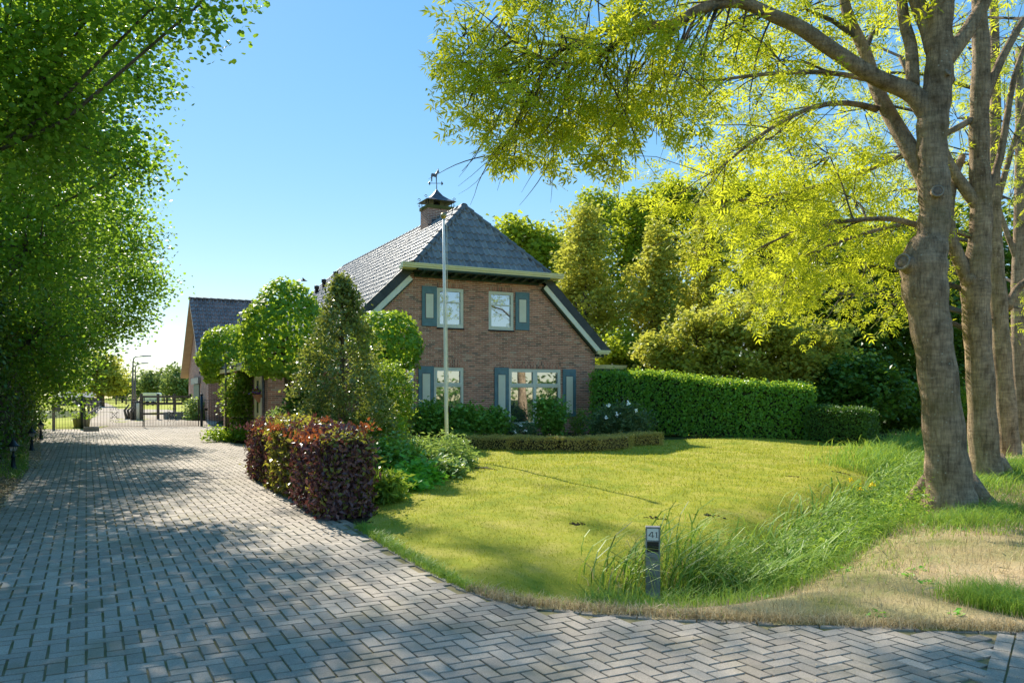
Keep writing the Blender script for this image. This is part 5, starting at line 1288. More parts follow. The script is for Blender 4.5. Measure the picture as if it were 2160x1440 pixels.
# ------------------------------------------------------------------ clipped ball trees, holly, shrubs round the house
rng = np.random.default_rng(77)
def ball(name, label, px, Y, cz_px, rx, rz, n, mat, trunk_r=.07, size=.11, per=18, dy=0, base_px=None, dome=True, lean=0, group='ball trees clipped into umbrellas'):
    X = ((base_px or px)-1080)/F*Y; base = Vector((X, Y, hz(X, Y)-.03)); c = at(px, cz_px, Y)
    t = thing(name, tuple(base), label, 'tree', group); off = tuple(-x for x in base)
    mb = MB(); top = c.z-rz*.3
    mb.tube([base, base.lerp(Vector((c.x, c.y, top)), .5)+Vector((lean, 0, 0)), Vector((c.x, c.y, top))], [trunk_r*1.25, trunk_r, trunk_r*.85], 10)
    for k in range(22):
        d = rng.normal(size=3); d /= np.linalg.norm(d); d[2] = abs(d[2])*.6-.25
        e = Vector((c.x+d[0]*rx*.85, c.y+d[1]*rx*.85, c.z+d[2]*rz)); s_ = Vector((c.x, c.y, top-.15+.02*k))
        mb.tube([s_, s_.lerp(e, .5)+Vector((0,0,-.05)), e], [.022, .015, .006], 4, cap=False)
    mb.build('trunk', mTRUNKY, t, off)
    m_ = n*per; d = rng.normal(size=(m_, 3)); d /= np.linalg.norm(d, axis=1, keepdims=True)
    lob = 1+.05*np.sin(d[:, 0]*7+px)*np.sin(d[:, 1]*6)+.04*np.sin(d[:, 2]*9+px)
    rad = lob*(1-.16*rng.random(m_)**1.6)
    zs = np.where(d[:, 2] < 0, np.maximum(d[:, 2], -.62), d[:, 2])
    P = np.stack([c.x+d[:, 0]*rx*rad, c.y+d[:, 1]*rx*rad, c.z+zs*rz*rad], 1)+rng.normal(size=(m_, 3))*.03
    nz = d+rng.normal(size=d.shape)*.55+np.array([0,0,.25]); nz /= np.linalg.norm(nz, axis=1, keepdims=True)
    dd = rng.normal(size=d.shape)+np.array([0,0,-.5]); dd -= nz*np.sum(dd*nz, 1, keepdims=True); dd /= np.linalg.norm(dd, axis=1, keepdims=True)
    V, Fc, T = scatter(LOBE, P, np.stack([dd, np.cross(nz, dd), nz], 1), size*rng.uniform(.6,1.25,m_), rng, np.clip(rng.normal(.5,.22,m_),0,1))
    link('crown', np_mesh('crown', V+np.array(off), Fc, mat, T), t); return t
ball('ball_tree', 'biggest ball-clipped maple beside the copper hedge', 602, 20.0, 716, 1.02, 1.38, 330, lBALL, .075, base_px=618)
ball('ball_tree', 'ball-clipped maple farther back, left of the biggest ball tree', 492, 31.2, 756, 1.30, 1.28, 300, lBALL, .09, size=.14, base_px=480)
ball('ball_tree', 'ball-clipped maple in front of the house facade, right of the holly', 812, 23.3, 728, 1.03, .98, 250, lBALL, .06, size=.11)

def shrub(name, label, px, py, Y, rx, rz, n, mat, tmpl, size, per=30, cr=.10, shape=None, stems=6, cat='shrub', group=None, up=.4, ry=None, base=None, shell=.6):
    c = at(px, py, Y); base = base or Vector((c.x, Y, hz(c.x, Y)-.02)); t = thing(name, tuple(base), label, cat, group); off = tuple(-x for x in base)
    C = blob_clumps(rng, c, (rx, ry or rx, rz), n, shell)
    if shape: C = shape(C)
    P = np.repeat(C, per, 0)+rng.normal(size=(len(C)*per, 3))*cr; P = clip_ground(P)
    V, Fc, T = scatter(tmpl, P, frames(len(P), rng, up, .1), size*rng.uniform(.65,1.3,len(P)), rng, np.clip(rng.normal(.5,.25,len(P)),0,1))
    mb = MB()
    for k in range(stems):
        q = Vector(C[rng.integers(len(C))]); s_ = base+Vector((rng.normal(0,.08), rng.normal(0,.08), 0))
        mb.tube([s_, s_.lerp(q, .5)+Vector((0,0,.08)), q], [.016, .011, .004], 5, cap=False)
    if stems: mb.build('stems', mBARK2, t, off)
    link('foliage', np_mesh('foliage', V+np.array(off), Fc, mat, T), t); return t

# holly: a tall ragged cone
Yh = 16.6; Xh = (722-1080)/F*Yh; hb = Vector((Xh, Yh, hz(Xh, Yh)-.02)); zt_ = at(0, 592, Yh).z
t = thing('holly_tree', tuple(hb), 'tall pointed holly with glossy dark leaves beside the ball trees', 'tree')
n = 560; f = rng.random(n)**1.15; ang = rng.uniform(0, 2*math.pi, n); w = np.interp(f, [0, .12, .35, .6, .8, .93, 1], [.80, .96, .92, .70, .42, .24, .06])*np.sqrt(rng.uniform(.3, 1.1, n))*(1+.16*np.sin(ang*3+f*9))
C = np.stack([Xh+np.cos(ang)*w, Yh+np.sin(ang)*w, hb.z+.1+f*(zt_-hb.z-.1)], 1)
P = np.repeat(C, 30, 0)+rng.normal(size=(n*30, 3))*.07; P = clip_ground(P)
V, Fc, T = scatter(KITEW, P, frames(len(P), rng, .2, 0), .075*rng.uniform(.6,1.25,len(P)), rng, np.clip(rng.normal(.45,.28,len(P)),0,1))
link('crown', np_mesh('crown', V-np.array(tuple(hb)), Fc, lHOLLY, T), t)
mb = MB(); mb.tube([hb, hb+Vector((0,0,2.2)), Vector((Xh, Yh, zt_-.1))], [.07, .045, .012], 8)
for q in C[::6]:
    q = Vector(q); s_ = Vector((Xh, Yh, max(hb.z+.2, q.z-.35))); mb.tube([s_, q], [.012, .005], 4, cap=False)
mb.build('trunk', mTRUNKY, t, tuple(-x for x in hb))
shrub('euonymus_bush', 'light green rounded bush between the holly and the left house window', 815, 835, 18.3, .62, .78, 150, lEUO, KITEW, .075, 40, .09)
shrub('euonymus_bush', 'lower light green bush spreading at the foot of the holly', 800, 920, 17.6, .60, .55, 110, lBALL, KITEW, .075, 40, .10)
shrub('conifer', 'small brown-tipped conifer between the pale bush and the house', 848, 885, 21.5, .25, .62, 60, lCOPG, NARROW, .09, 40, .07)
shrub('laurel_bush', 'dark glossy bush behind the trunk of the biggest ball tree', 650, 880, 19.5, .42, .85, 90, lDARKH, KITEW, .10, 40, .12)
shrub('variegated_bush', 'small pale rounded bush left of the big ball tree trunk', 600, 882, 21.0, .38, .24, 46, lSAGE, KITEW, .06, 40, .07)
shrub('sage_shrub', 'grey green leafy shrub mound at the lawn corner before the flagpole', 905, 975, 15.6, .78, .42, 150, lSAGE, NARROW, .11, 44, .10, ry=.7, up=.9, stems=4)
shrub('sage_shrub', 'lighter grey green part of the shrub mound nearest the lawn tip', 955, 965, 16.2, .32, .42, 60, lSAGE, NARROW, .10, 44, .08, up=.9, stems=3)
shrub('perennial_clump', 'bright green leafy perennials under the grey green shrub', 880, 1022, 13.6, .48, .28, 70, lPER, KITEW, .11, 40, .10, stems=0, up=.8, cat='plant')
shrub('perennial_clump', 'deep green perennials along the bed edge behind the lime shrub', 830, 985, 14.6, .45, .42, 70, lHYD, KITEW, .10, 40, .10, stems=0, up=.8, cat='plant')
shrub('perennial_clump', 'bright green leafy perennials spilling to the lawn edge behind the lime shrub', 858, 1045, 12.7, .30, .24, 50, lPER, KITEW, .11, 40, .09, stems=0, up=.8, cat='plant')
shrub('perennial_clump', 'bright green leafy perennials at the tip of the bed by the stick', 930, 1005, 14.2, .38, .22, 46, lSAGE, KITEW, .10, 40, .09, stems=0, up=.8, cat='plant')
shrub('lime_shrub', 'lime green little shrub right beside the copper hedge end', 812, 1040, 11.7, .24, .30, 60, lEUO, NARROW, .12, 34, .07, up=.3)
shrub('ground_ivy', 'low ivy cover in the bed by the small iron fence', 520, 917, 27.3, 1.2, .14, 110, lBALL, KITEW, .10, 34, .12, stems=0, cat='plant', ry=1.4)
shrub('climbing_plant', 'leafy climber on poles beside the entrance wing', 512, 835, 27.0, .52, 1.05, 120, lEUO, KITEW, .11, 30, .14, ry=.5)
mb = MB()
t = bpy.data.objects['climbing_plant']
for (dx, dy) in ((-.45,-.3),(.45,-.3),(-.45,.3),(.45,.3)): mb.tube([(dx,dy,0),(dx,dy,2.5)], .03, 6)
mb.tube([(-.5,-.3,2.4),(.5,-.3,2.4)], .025, 6); mb.build('trellis', mWOOD, t)
shrub('gate_bush', 'small pale bush against the barn wall just behind the gate', 411, 868, 41.5, .45, .6, 34, lSAGE, KITEW, .13, 34, .14)

# copper hedge in three growth patches, each a plant
c0 = np.array([-4.78, 16.1]); c1 = np.array([-2.14, 10.72]); dv = c1-c0
for k, (f0, f1, ma, lab, hh) in enumerate(((0, .255, lCOPP, 'far purple section of the copper beech hedge with dark side leaves', .98), (.36, .59, lCOPG, 'middle green and orange section of the copper beech hedge', 1.04), (.70, 1, lCOPP, 'near red topped end of the copper beech hedge at the lawn', 1.02))):
    a_, b_ = c0+dv*f0, c0+dv*f1; base = Vector((*((a_+b_)/2), hz(*((a_+b_)/2)))); t = thing('beech_hedge', tuple(base), lab, 'hedge', 'copper beech hedge sections beside the driveway')
    hedge_mesh(rng, [tuple(a_), tuple((a_+b_)/2), tuple(b_)], .56, [hh-.05, hh+.05, hh-.06], 14000, BEECH, .082, ma, base, t, up=.0, rough=.06, core=mBRCOREFILL, flat=.65)
    other = lCOPG if ma is lCOPP else lCOPP
    hedge_mesh(rng, [tuple(a_), tuple(b_)], .55, [hh, hh], 3400 if k != 1 else 5200, BEECH, .08, other, base, t, name='mixed_foliage', up=.0, rough=.06, flat=.65)
    # young shoots standing over the top
    n = 150; x = a_[0]+(b_-a_)[0]*rng.random(n); y = a_[1]+(b_-a_)[1]*rng.random(n); w = rng.uniform(-.27,.27,n)
    nn = np.array([-dv[1], dv[0]])/np.linalg.norm(dv); x = x+nn[0]*w; y = y+nn[1]*w
    P = np.stack([x, y, h(x, y)+hh+rng.uniform(-.04,.07,n)], 1); P = np.repeat(P, 3, 0)+rng.normal(size=(n*3, 3))*.02
    R = frames(len(P), rng, -.4, -1.0); V, Fc, T = scatter(BEECH, P, R, .075*rng.uniform(.6,1.2,len(P)), rng, rng.uniform(0,1,len(P)))
    link('young_shoots', np_mesh('young_shoots', V-np.array(tuple(base)), Fc, lCOPP if k == 0 else lCOPT, T), t, 'stuff')

# boxwood border, laurel hedge, low dark hedge
def low_hedge(label, pts, w, hts, n, size, mat, tmpl=KITEW, name='boxwood_hedge', core=mBRCOREFILL, rough=.025, group=None):
    c = pts[len(pts)//2]; base = Vector((c[0], c[1], hz(*c))); t = thing(name, tuple(base), label, 'hedge', group)
    hedge_mesh(rng, pts, w, hts, n, tmpl, size, mat, base, t, core=core, rough=rough); return t
def g2(x, y): v = G(x, y); return (v.x, v.y)
def shift(pts, d): return [(x, y+d) for x, y in pts]
low_hedge('brown clipped boxwood border along the lawn in front of the windows', shift([g2(992,947), g2(1080,950), g2(1180,953), g2(1250,953), g2(1322,946)], .22), .42, [.34,.34,.34,.36,.37], 15000, .030, lBOX, group='boxwood borders edging the lawn')
low_hedge('short brown boxwood piece right of the gap by the rhododendron', shift([g2(1335,941), g2(1394,939)], .2), .4, [.32,.33], 3500, .03, lBOX, group='boxwood borders edging the lawn')
low_hedge('green end of the boxwood border by the flagpole', shift([g2(872,926), g2(940,931), g2(990,944)], .3), .42, [.34,.34,.34], 7000, .032, lBOXG, group='boxwood borders edging the lawn')
LH = [(2.95, 28.75), (4.75, 28.0), (5.9, 27.3), (7.3, 26.6), (9.5, 26.6)]
low_hedge('tall bright green laurel hedge right of the house', LH, .9, [2.08, 2.06, 1.88, 1.72, 1.62], 30000, .085, lLAUR, KITEW, 'laurel_hedge', mCOREFILL, .075)
low_hedge('low dark clipped hedge at the right end of the lawn', [(9.55,26.0), (10.15,25.3), (10.75,24.75)], 1.0, [1.02,1.02,1.02], 9000, .06, lDARKH, KITEW, 'low_dark_hedge', mCOREFILL, .05)

# plants in the bed under the windows
gH = 'hydrangeas under the house windows'
shrub('hydrangea', 'hydrangea under the left of the middle window, against the shutter', 915, 885, 24.9, .62, .42, 70, lHYD, KITEW, .12, 36, .13, stems=12, group=gH)
shrub('hydrangea', 'hydrangea between the middle window and the wide window', 990, 890, 25.3, .66, .42, 70, lHYD, KITEW, .12, 36, .13, stems=14, group=gH)
shrub('hydrangea', 'low hydrangea left of the wide window shutter', 1045, 893, 25.8, .40, .38, 40, lHYD, KITEW, .12, 36, .12, stems=10, group=gH)
shrub('rose_bush', 'upright leafy bush covering the right half of the wide window', 1160, 880, 26.6, .52, .56, 70, lHYD, KITEW, .11, 34, .13, stems=14)
shrub('rose_bush', 'low rose with pale blooms under the wide window', 1095, 908, 26.0, .45, .22, 36, lRHO, KITEW, .10, 30, .10, stems=10)
shrub('rose_bush', 'thin upright shrub with yellow tips right of the wide window', 1222, 893, 27.0, .25, .42, 26, lEUO, NARROW, .11, 26, .08, stems=12)
shrub('rhododendron', 'dark rhododendron with a few white blooms before the laurel hedge', 1312, 893, 25.6, .98, .50, 130, lRHO, NARROW, .14, 36, .13, stems=14, ry=.6)
def blooms(par, pts, r, mat, k=14):
    o_ = bpy.data.objects[par]; b_ = np.array(tuple(o_.location))
    for (x, y, Y) in pts:
        c = np.array(tuple(at(x, y, Y))); P = c+rng.normal(size=(k, 3))*r*.5
        V, Fc, T = scatter(ROUND, P, frames(k, rng, 0, 0), r*.9*np.ones(k), rng)
        link('bloom', np_mesh('bloom', V-b_, Fc, mat, T), o_)
blooms('rhododendron', [(1283,855,25.0),(1325,850,25.0),(1303,874,24.9),(1279,880,24.9),(1342,866,25.0),(1322,922,24.8)], .06, lPETAL)
blooms('rose_bush.001', [(1086,912,25.6),(1108,908,25.7),(1098,896,25.7)], .055, lPETAL)

# ------------------------------------------------------------------ grasses
rng = np.random.default_rng(88)
near_w = lambda x, y: np.clip((9.0/np.maximum(y, 5))**1.6, .12, 1)
X, Y = fill_poly(rng, LAWN, 62000, near_w)
V, Fc, T = blades(rng, X, Y, rng.uniform(.014,.036,len(X))*np.clip(Y/10,.8,1.6), .007*np.clip(Y/8,.8,2.5), 1.1)
T = np.clip(.42+(T-.5)*1.0+.10*np.repeat(np.sin((X*.75+Y*.66)*2*math.pi/1.05+.4*np.sin(X*.8)), 4)+.16*np.repeat(np.sin(X*.9+Y*2.1)*np.sin(Y*.7-X*.4), 4), 0, 1)
link('grass', np_mesh('lawn_blades', V, Fc, lGRASS, T), lawn, 'stuff')
X, Y = fill_poly(rng, VERGE, 90000, lambda x, y: np.clip((7.5/np.maximum(y, 4))**1.5, .1, 1))
V, Fc, T = blades(rng, X, Y, rng.uniform(.04,.12,len(X))*np.clip(Y/9,.8,1.6), .006*np.clip(Y/7,.9,2.5), .8)
link('grass', np_mesh('dry_blades', V, Fc, lDRY, T), verge, 'stuff')
k = np.sin(X*1.3+1)*np.sin(Y*1.1+X*.5)+rng.normal(0,.5,len(X))+np.where(Y > 9, .8, 0) > .75
X, Y = X[k], Y[k]; V, Fc, T = blades(rng, X+.01, Y, rng.uniform(.05,.14,len(X))*np.clip(Y/9,.8,1.5), .007*np.clip(Y/7,.9,2.5), .6, seg=2, curl=.5)
link('grass', np_mesh('green_blades', V, Fc, lWEED, T), verge, 'stuff')
# broad-leaved weeds, bits of straw and twigs between the dry grass
X, Y = fill_poly(rng, VERGE, 420, lambda x, y: np.clip((7.5/np.maximum(y, 4))**1.4, .1, 1))
P = np.repeat(np.stack([X, Y, h(X, Y)+.02], 1), 9, 0)+rng.normal(size=(len(X)*9, 3))*np.array([.035,.035,.008])
V, Fc, T = scatter(KITEW, P, frames(len(P), rng, 1.4, 0), .045*rng.uniform(.6,1.6,len(P)), rng); link('weeds', np_mesh('weeds', V, Fc, lPER, T), verge, 'stuff')
X, Y = fill_poly(rng, VERGE, 900, lambda x, y: np.clip((7.5/np.maximum(y, 4))**1.4, .1, 1)); mb = MB()
P = np.stack([X, Y, h(X, Y)+.05], 1); V, Fc, T = scatter(kite(.07), P, frames(len(P), rng, 1.2, 0), rng.uniform(.06,.22,len(P)), rng); link('straw', np_mesh('straw', V, Fc, lDRY, T), verge, 'stuff')
# long grass fringe along the paving edge, and the wild band between lawn and paving
def band(pts, n, half, L, mat, name, lean=.5, W=.006, seg=2, curl=.6, kind='stuff', label=None, cat=None, parent=None, zf=None):
    pts = [np.array(p) for p in pts]; Ls = [np.linalg.norm(b-a) for a, b in zip(pts[:-1], pts[1:])]; tot = sum(Ls); XX = []; YY = []
    for a, b, l in zip(pts[:-1], pts[1:], Ls):
        m_ = int(n*l/tot); s = rng.random(m_); d = (b-a)/l; o = rng.normal(0, half, m_)
        XX.append(a[0]+d[0]*s*l-d[1]*o); YY.append(a[1]+d[1]*s*l+d[0]*o)
    X = np.concatenate(XX); Y = np.concatenate(YY); k = ~inside(X, Y, DRIVE) | (seg_dist(X, Y, EDGE) < .045); X, Y = X[k], Y[k]
    V, Fc, T = blades(rng, X, Y, rng.uniform(*L, len(X)), W*np.clip(Y/8,.8,3), lean, seg, curl)
    o = link(name, np_mesh(name, V, Fc, mat, T), parent); tag(o, label, cat, kind=kind); return o
band([Gp(*p) for p in ((760,1112),(850,1168),(930,1212),(1000,1246))], 3200, .05, (.04,.12), lWEED, 'grass', parent=lawn)
band([Gp(*p) for p in ((985,1243),(1100,1273),(1240,1284),(1400,1296),(1700,1312),(2160,1328))], 6000, .07, (.03,.12), lDRY, 'grass', lean=.95, parent=verge)
band([Gp(*p) for p in ((1240,1258),(1330,1250),(1450,1246),(1600,1205),(1760,1130),(1900,1060))], 9000, .16, (.10,.32), lWEED, 'grass', parent=verge)
band([Gp(*p) for p in ((1980,1120),(2100,1100),(2160,1085))], 2500, .3, (.1,.3), lWEED, 'grass', parent=verge)
band([Gp(*p) for p in ((2080,1290),(2160,1270))], 2600, .22, (.1,.24), lWEED, 'grass', parent=verge)
band([Gp(*p) for p in ((1880,990),(1930,960),(1985,930),(2040,915),(2160,905))], 14000, .7, (.15,.45), lWEED, 'tall_grass', W=.009, label='wild green grass in the far end of the ditch beyond the trees', cat='grass')
band([Gp(*p) for p in ((1990,1040),(2060,1010),(2160,985))], 7000, .5, (.1,.35), lWEED, 'grass', W=.009, parent=verge)
band([Gp(*p) for p in ((20,1010),(80,960),(130,920))], 5000, .35, (.04,.14), lWEED, 'grass', parent=bpy.data.objects['leaf_litter_strip'])
# reeds in the ditch
RD = [np.array(p) for p in DITCH[:6]]; pq = G(1377, 1253)
n = 9000; XX = []; YY = []
Ls = [np.linalg.norm(b-a) for a, b in zip(RD[:-1], RD[1:])]
for a, b, l in zip(RD[:-1], RD[1:], Ls):
    m_ = int(n*l/sum(Ls)); s = rng.random(m_); o = rng.normal(0, .24, m_); d = (b-a)/l
    XX.append(a[0]+d[0]*s*l-d[1]*o); YY.append(a[1]+d[1]*s*l+d[0]*o)
for a, b in zip(RD[:2], RD[1:3]):
    s = rng.random(700)*np.linalg.norm(b-a); d = (b-a)/np.linalg.norm(b-a); o = rng.normal(.05, .30, 700); XX.append(a[0]-.25+d[0]*s-d[1]*o); YY.append(a[1]+d[1]*s+d[0]*o)
X = np.concatenate(XX); Y = np.concatenate(YY)
k = np.sin(X*2.3+Y*1.7)*np.sin(Y*2.9-X)+rng.normal(0,.4,len(X)) > -.35; k &= ~((np.abs(X-pq.x-.0) < .16) & (Y < pq.y+.12)) & (Y > pq.y-.25); X, Y = X[k], Y[k]
V, Fc, T = blades(rng, X, Y, rng.uniform(.42,.95,len(X)), .018*np.clip(Y/8,.9,2), .24, 5, 1.5, azim=math.radians(10))
tag(link('reeds', np_mesh('reeds', V, Fc, lREED, T)), 'long arching green reeds filling the ditch beside the lawn', 'reeds', kind='stuff')
k = rng.random(len(X)) < .35; V, Fc, T = blades(rng, X[k], Y[k], rng.uniform(.12,.35,k.sum()), .012, .9, 3, 1.2)
tag(link('dead_reeds', np_mesh('dead_reeds', V, Fc, lDRY, T)), 'brown dead reed stalks at the foot of the green reeds', 'reeds', kind='stuff')
# tall weeds on the bank under the first tree
X, Y = fill_poly(rng, [Gp(*p) for p in ((1700,1170),(1960,1090),(1980,960),(1900,960),(1800,1060),(1640,1140))], 1500)
P = np.repeat(np.stack([X, Y, h(X, Y)], 1), 9, 0)+np.abs(rng.normal(size=(len(X)*9, 3)))*np.array([0,0,.22])+rng.normal(size=(len(X)*9, 3))*np.array([.06,.06,.02])
P = clip_ground(P); V, Fc, T = scatter(NARROW, P, frames(len(P), rng, .6, 0), .075*rng.uniform(.6,1.4,len(P)), rng)
tag(link('ditch_weeds', np_mesh('ditch_weeds', V, Fc, lWEED, T)), 'low leafy weeds on the ditch bank before the largest ash trunk', 'weeds', kind='stuff')
for (x, y, Yy, lab) in ((1795,1012,14.3,'yellow iris bloom, leftmost of those above the reeds'), (1840,1020,13.8,'yellow iris bloom, rightmost of those above the reeds'), (1815,1030,13.9,'yellow iris bloom, lowest of those above the reeds')):
    c = at(x, y, Yy); g_ = Vector((c.x, c.y, hz(c.x, c.y))); t = thing('iris', tuple(g_), lab, 'flower', 'yellow irises in the reeds')
    MB().tube([g_, c], [.006, .004], 5).build('stem', lREED, t, tuple(-q for q in g_))
    P = np.array(tuple(c))+rng.normal(size=(9, 3))*.02; V, Fc, T = scatter(ROUND, P, frames(9, rng, 0, 0), .035*np.ones(9), rng)
    link('bloom', np_mesh('bloom', V-np.array(tuple(g_)), Fc, lIRIS, T), t)
# ------------------------------------------------------------------ flagpole, number post, lanterns, gate, fences
rng = np.random.default_rng(99)
fb = Vector((-1.45, 18.4, hz(-1.45, 18.4)-.02)); ft = at(935.5, 462, 18.4)
t = thing('flagpole', tuple(fb), 'tall white flagpole with a golden ball, standing before the facade', 'flagpole')
q = ft-fb
MB().tube([(0,0,0), q*.25, q*.6, q], [.046, .042, .036, .027], 14).build('pole', mPOLE, t)
MB().lathe(q, [(.01,0),(.04,.01),(.062,.05),(.066,.075),(.055,.115),(.02,.14)], 14).build('ball', mBALL, t)
MB().tube([q*.985+Vector((.035,0,0)), q*.97+Vector((.075,-.02,0)), q*.55+Vector((.05,-.03,0)), q*.30+Vector((.06,-.03,0)), q*.22+Vector((.045,-.04,0))], .006, 4).build('halyard', mWHITE, t)
MB().box((.045,-.03,1.0), (.075,.02,1.14)).build('cleat', mIRON, t)

pb = G(1377, 1253); ra = math.radians(-9)
t = thing('house_number_post', tuple(pb), 'dark grey wooden post with white number plate 41 beside the reeds', 'post', rz=ra)
mb = MB(); W_, D_, H_ = .058, .040, .585; t.scale = (1.2, 1.2, 1.13)
mb.box((-W_, -D_, -.05), (W_, D_, .36)); mb.box((-W_, -D_+.012, .36), (W_, D_, .585)); mb.box((-W_, -D_, .36), (-W_+.012, -D_+.012, .585)); mb.box((W_-.012, -D_, .36), (W_, -D_+.012, .585))
mb.box((-W_+.012, -D_, .573), (W_-.012, -D_+.012, .585)); mb.box((-W_+.012, -D_, .458), (W_-.012, -D_+.012, .470)); mb.build('post', mPOSTW, t, bevel=.0025)
mPL = M('enamel_plate', (.72,.72,.68), .35, var=.03, bmp=0); mNUM = M('black_lettering', (.03,.03,.035), .5, bmp=0)
pl = MB().box((-.045, -D_+.002, .472), (.045, -D_+.0115, .571)).build('number_plate', mPL, t)
y_ = -D_+.0015
def glyph(polys, ox, oz, sc, name):
    mb = MB()
    for i_, pg in enumerate(polys): mb.prism([(ox+x*sc, y_-i_*.0004, oz+z*sc) for x, z in pg], (0, .0016, 0))
    mb.build(name, mNUM, pl)
four = [[(.62,0),(.74,0),(.74,1),(.62,1)], [(.62,1),(.50,1),(.02,.36),(.02,.27),(.10,.27),(.62,.93)][::-1], [(.10,.27),(.95,.27),(.95,.36),(.10,.36)], [(.50,0),(.86,0),(.86,.045),(.50,.045)]]
one = [[(.30,0),(.44,0),(.44,1),(.30,.95)], [(.12,0),(.62,0),(.62,.045),(.12,.045)], [(.30,.95),(.08,.84),(.08,.80),(.30,.86)]]
glyph(four, -.036, .494, .050, 'numeral'); glyph(one, .012, .494, .050, 'numeral')
MB().box((-.046, -D_+.006, .372), (.046, -D_+.0115, .455)).build('recess_panel', mSILL, t)

mLITE = M('dark_green_cast_iron', (.02,.035,.045), .4, metal=.3, bmp=.1)
def lantern(x, y, lab):
    g_ = G(x, y); t = thing('garden_lantern', tuple(g_), lab, 'lamp', 'small lanterns along the left of the driveway')
    MB().lathe((0,0,-.02), [(.085,0),(.08,.04),(.055,.07),(.045,.14),(.032,.26),(.045,.275),(.045,.30),(.024,.32),(.020,.385),(.03,.40)], 14).build('stand', mLITE, t)
    g2_ = MB().lathe((0,0,.375), [(.035,0),(.062,.03),(.075,.075),(.072,.115)], 16).build('glass', mLGLASS, t)
    for k in range(4):
        a_ = k*math.pi/2+.6; MB().tube([(.04*math.cos(a_), .04*math.sin(a_), .378), (.077*math.cos(a_), .077*math.sin(a_), .45), (.076*math.cos(a_), .076*math.sin(a_), .49)], .005, 5).build('glass_rib', mLITE, t)
    MB().lathe((0,0,.485), [(.125,0),(.128,.008),(.09,.035),(.055,.075),(.03,.12),(.012,.15),(.008,.18),(.002,.195)], 18).build('hat', mLITE, t)
lantern(28, 990, 'garden lantern nearest the camera at the left edge of the drive'); lantern(67, 950, 'garden lantern in the middle of the three by the hedge'); lantern(86, 926, 'farthest garden lantern, closest to the gate')

def scroll(mb, c, r, a0, turns, u, w, wire=.008, n=20):
    pts = []
    for k in range(n):
        f = k/(n-1); a_ = a0+turns*2*math.pi*f; rr = r*(1-.8*f); pts.append(c+u*rr*math.cos(a_)+w*rr*math.sin(a_))
    mb.tube(pts, wire, 4, cap=False)
GL3 = Vector((gL[0], gL[1], hz(*gL))); GR3 = Vector((gR[0], gR[1], hz(*gR))); zg = .5*(GL3.z+GR3.z)
t = thing('driveway_gate', (gL[0], gL[1], zg), 'wide black wrought iron double gate with scrolls across the drive', 'gate', rz=A)
Lg = 4.85; GH = 1.24
for q, x in enumerate((0.0, Lg)):
    MB().tube([(x,0,-.1),(x,0,1.40)], .062, 8).lathe((x,0,1.40), [(.03,0),(.065,.03),(.065,.07),(.03,.11)], 10).build('gate_post', mLITE, t)
for q in range(2):
    x0, x1 = (.13, Lg/2-.02) if q == 0 else (Lg/2+.03, Lg-.13)
    f = MB()
    for xx in (x0, x1): f.box((xx-.018,-.018,.03), (xx+.018,.018,1.33 if xx in (x1 if q == 0 else x0,) else GH+.02))
    for zz in (.06, GH-.14, GH-.02): f.box((x0+.018,-.012,zz-.010), (x1-.018,.012,zz+.010))
    lf = f.build('gate_leaf', mIRON, t)
    nb = 19; bm0 = None; xm = (x0+x1)/2
    for k in range(1, nb):
        x = x0+(x1-x0)*k/nb
        near_c = abs(x-xm) < .16
        if near_c: b_ = MB().tube([(0,0,GH-.13),(0,0,GH-.35)], .006, 5).tube([(0,0,.07),(0,0,.2)], .006, 5).build('bar', mIRON, lf); b_.location = (x,0,0)
        elif bm0 is None: b_ = MB().tube([(0,0,.07),(0,0,GH-.03)], .0065, 5).build('bar', mIRON, lf); bm0 = b_.data; b_.location = (x,0,0)
        else: b_ = link('bar', bm0, lf); b_.location = (x,0,0)
        if k % 2 == 0: MB().tube([(x,0,GH-.01),(x,0,GH+.06)], [.012,.002], 5).build('finial', mIRON, lf)
    s_ = MB(); ux, uz = Vector((1,0,0)), Vector((0,0,1))
    for sg in (1,-1):
        for vz, cz in ((1, .82), (-1, .30)):
            scroll(s_, Vector((xm+sg*.11,-.01,cz)), .085, math.pi*(.5 if vz > 0 else -.5), sg*vz*1.1, ux, uz)
            scroll(s_, Vector((xm+sg*.12,-.01,cz-vz*.15)), .06, -math.pi*.5*vz, -sg*vz*1.1, ux, uz)
            s_.tube([(xm+sg*.15,-.01,cz-vz*.10), (xm+sg*.08,-.01,.56+vz*.10), (xm,-.01,.56)], .008, 4)
    for a_, b_ in (((0,.12),(.11,0)), ((.11,0),(0,-.12)), ((0,-.12),(-.11,0)), ((-.11,0),(0,.12))): s_.tube([(xm+a_[0],-.012,.56+a_[1]), (xm+b_[0],-.012,.56+b_[1])], .008, 4)
    s_.lathe((xm,-.012,.54), [(.01,0),(.03,.02),(.01,.04)], 8); s_.build('scrollwork', mIRON, lf)
def iron_panel(name, label, p0, p1, hgt, nb, z0=.06):
    p0, p1 = Vector((*p0, hz(*p0))), Vector((*p1, hz(*p1))); L = (p1-p0).to_2d().length; a_ = math.atan2(p1.y-p0.y, p1.x-p0.x)
    t = thing(name, tuple(p0), label, 'fence', rz=a_)
    MB().box((0,-.01,hgt-.02),(L,.01,hgt)).build('rail', mIRON, t); MB().box((0,-.01,z0-.01),(L,.01,z0+.01)).build('rail', mIRON, t)
    me = None
    for k in range(nb+1):
        x = L*k/nb
        if me is None: b_ = MB().tube([(0,0,0),(0,0,hgt+.01)], .007, 5).build('bar', mIRON, t); me = b_.data
        else: b_ = link('bar', me, t)
        b_.location = (x, 0, 0)
    return t, L
u3 = np.array([CA, SA])
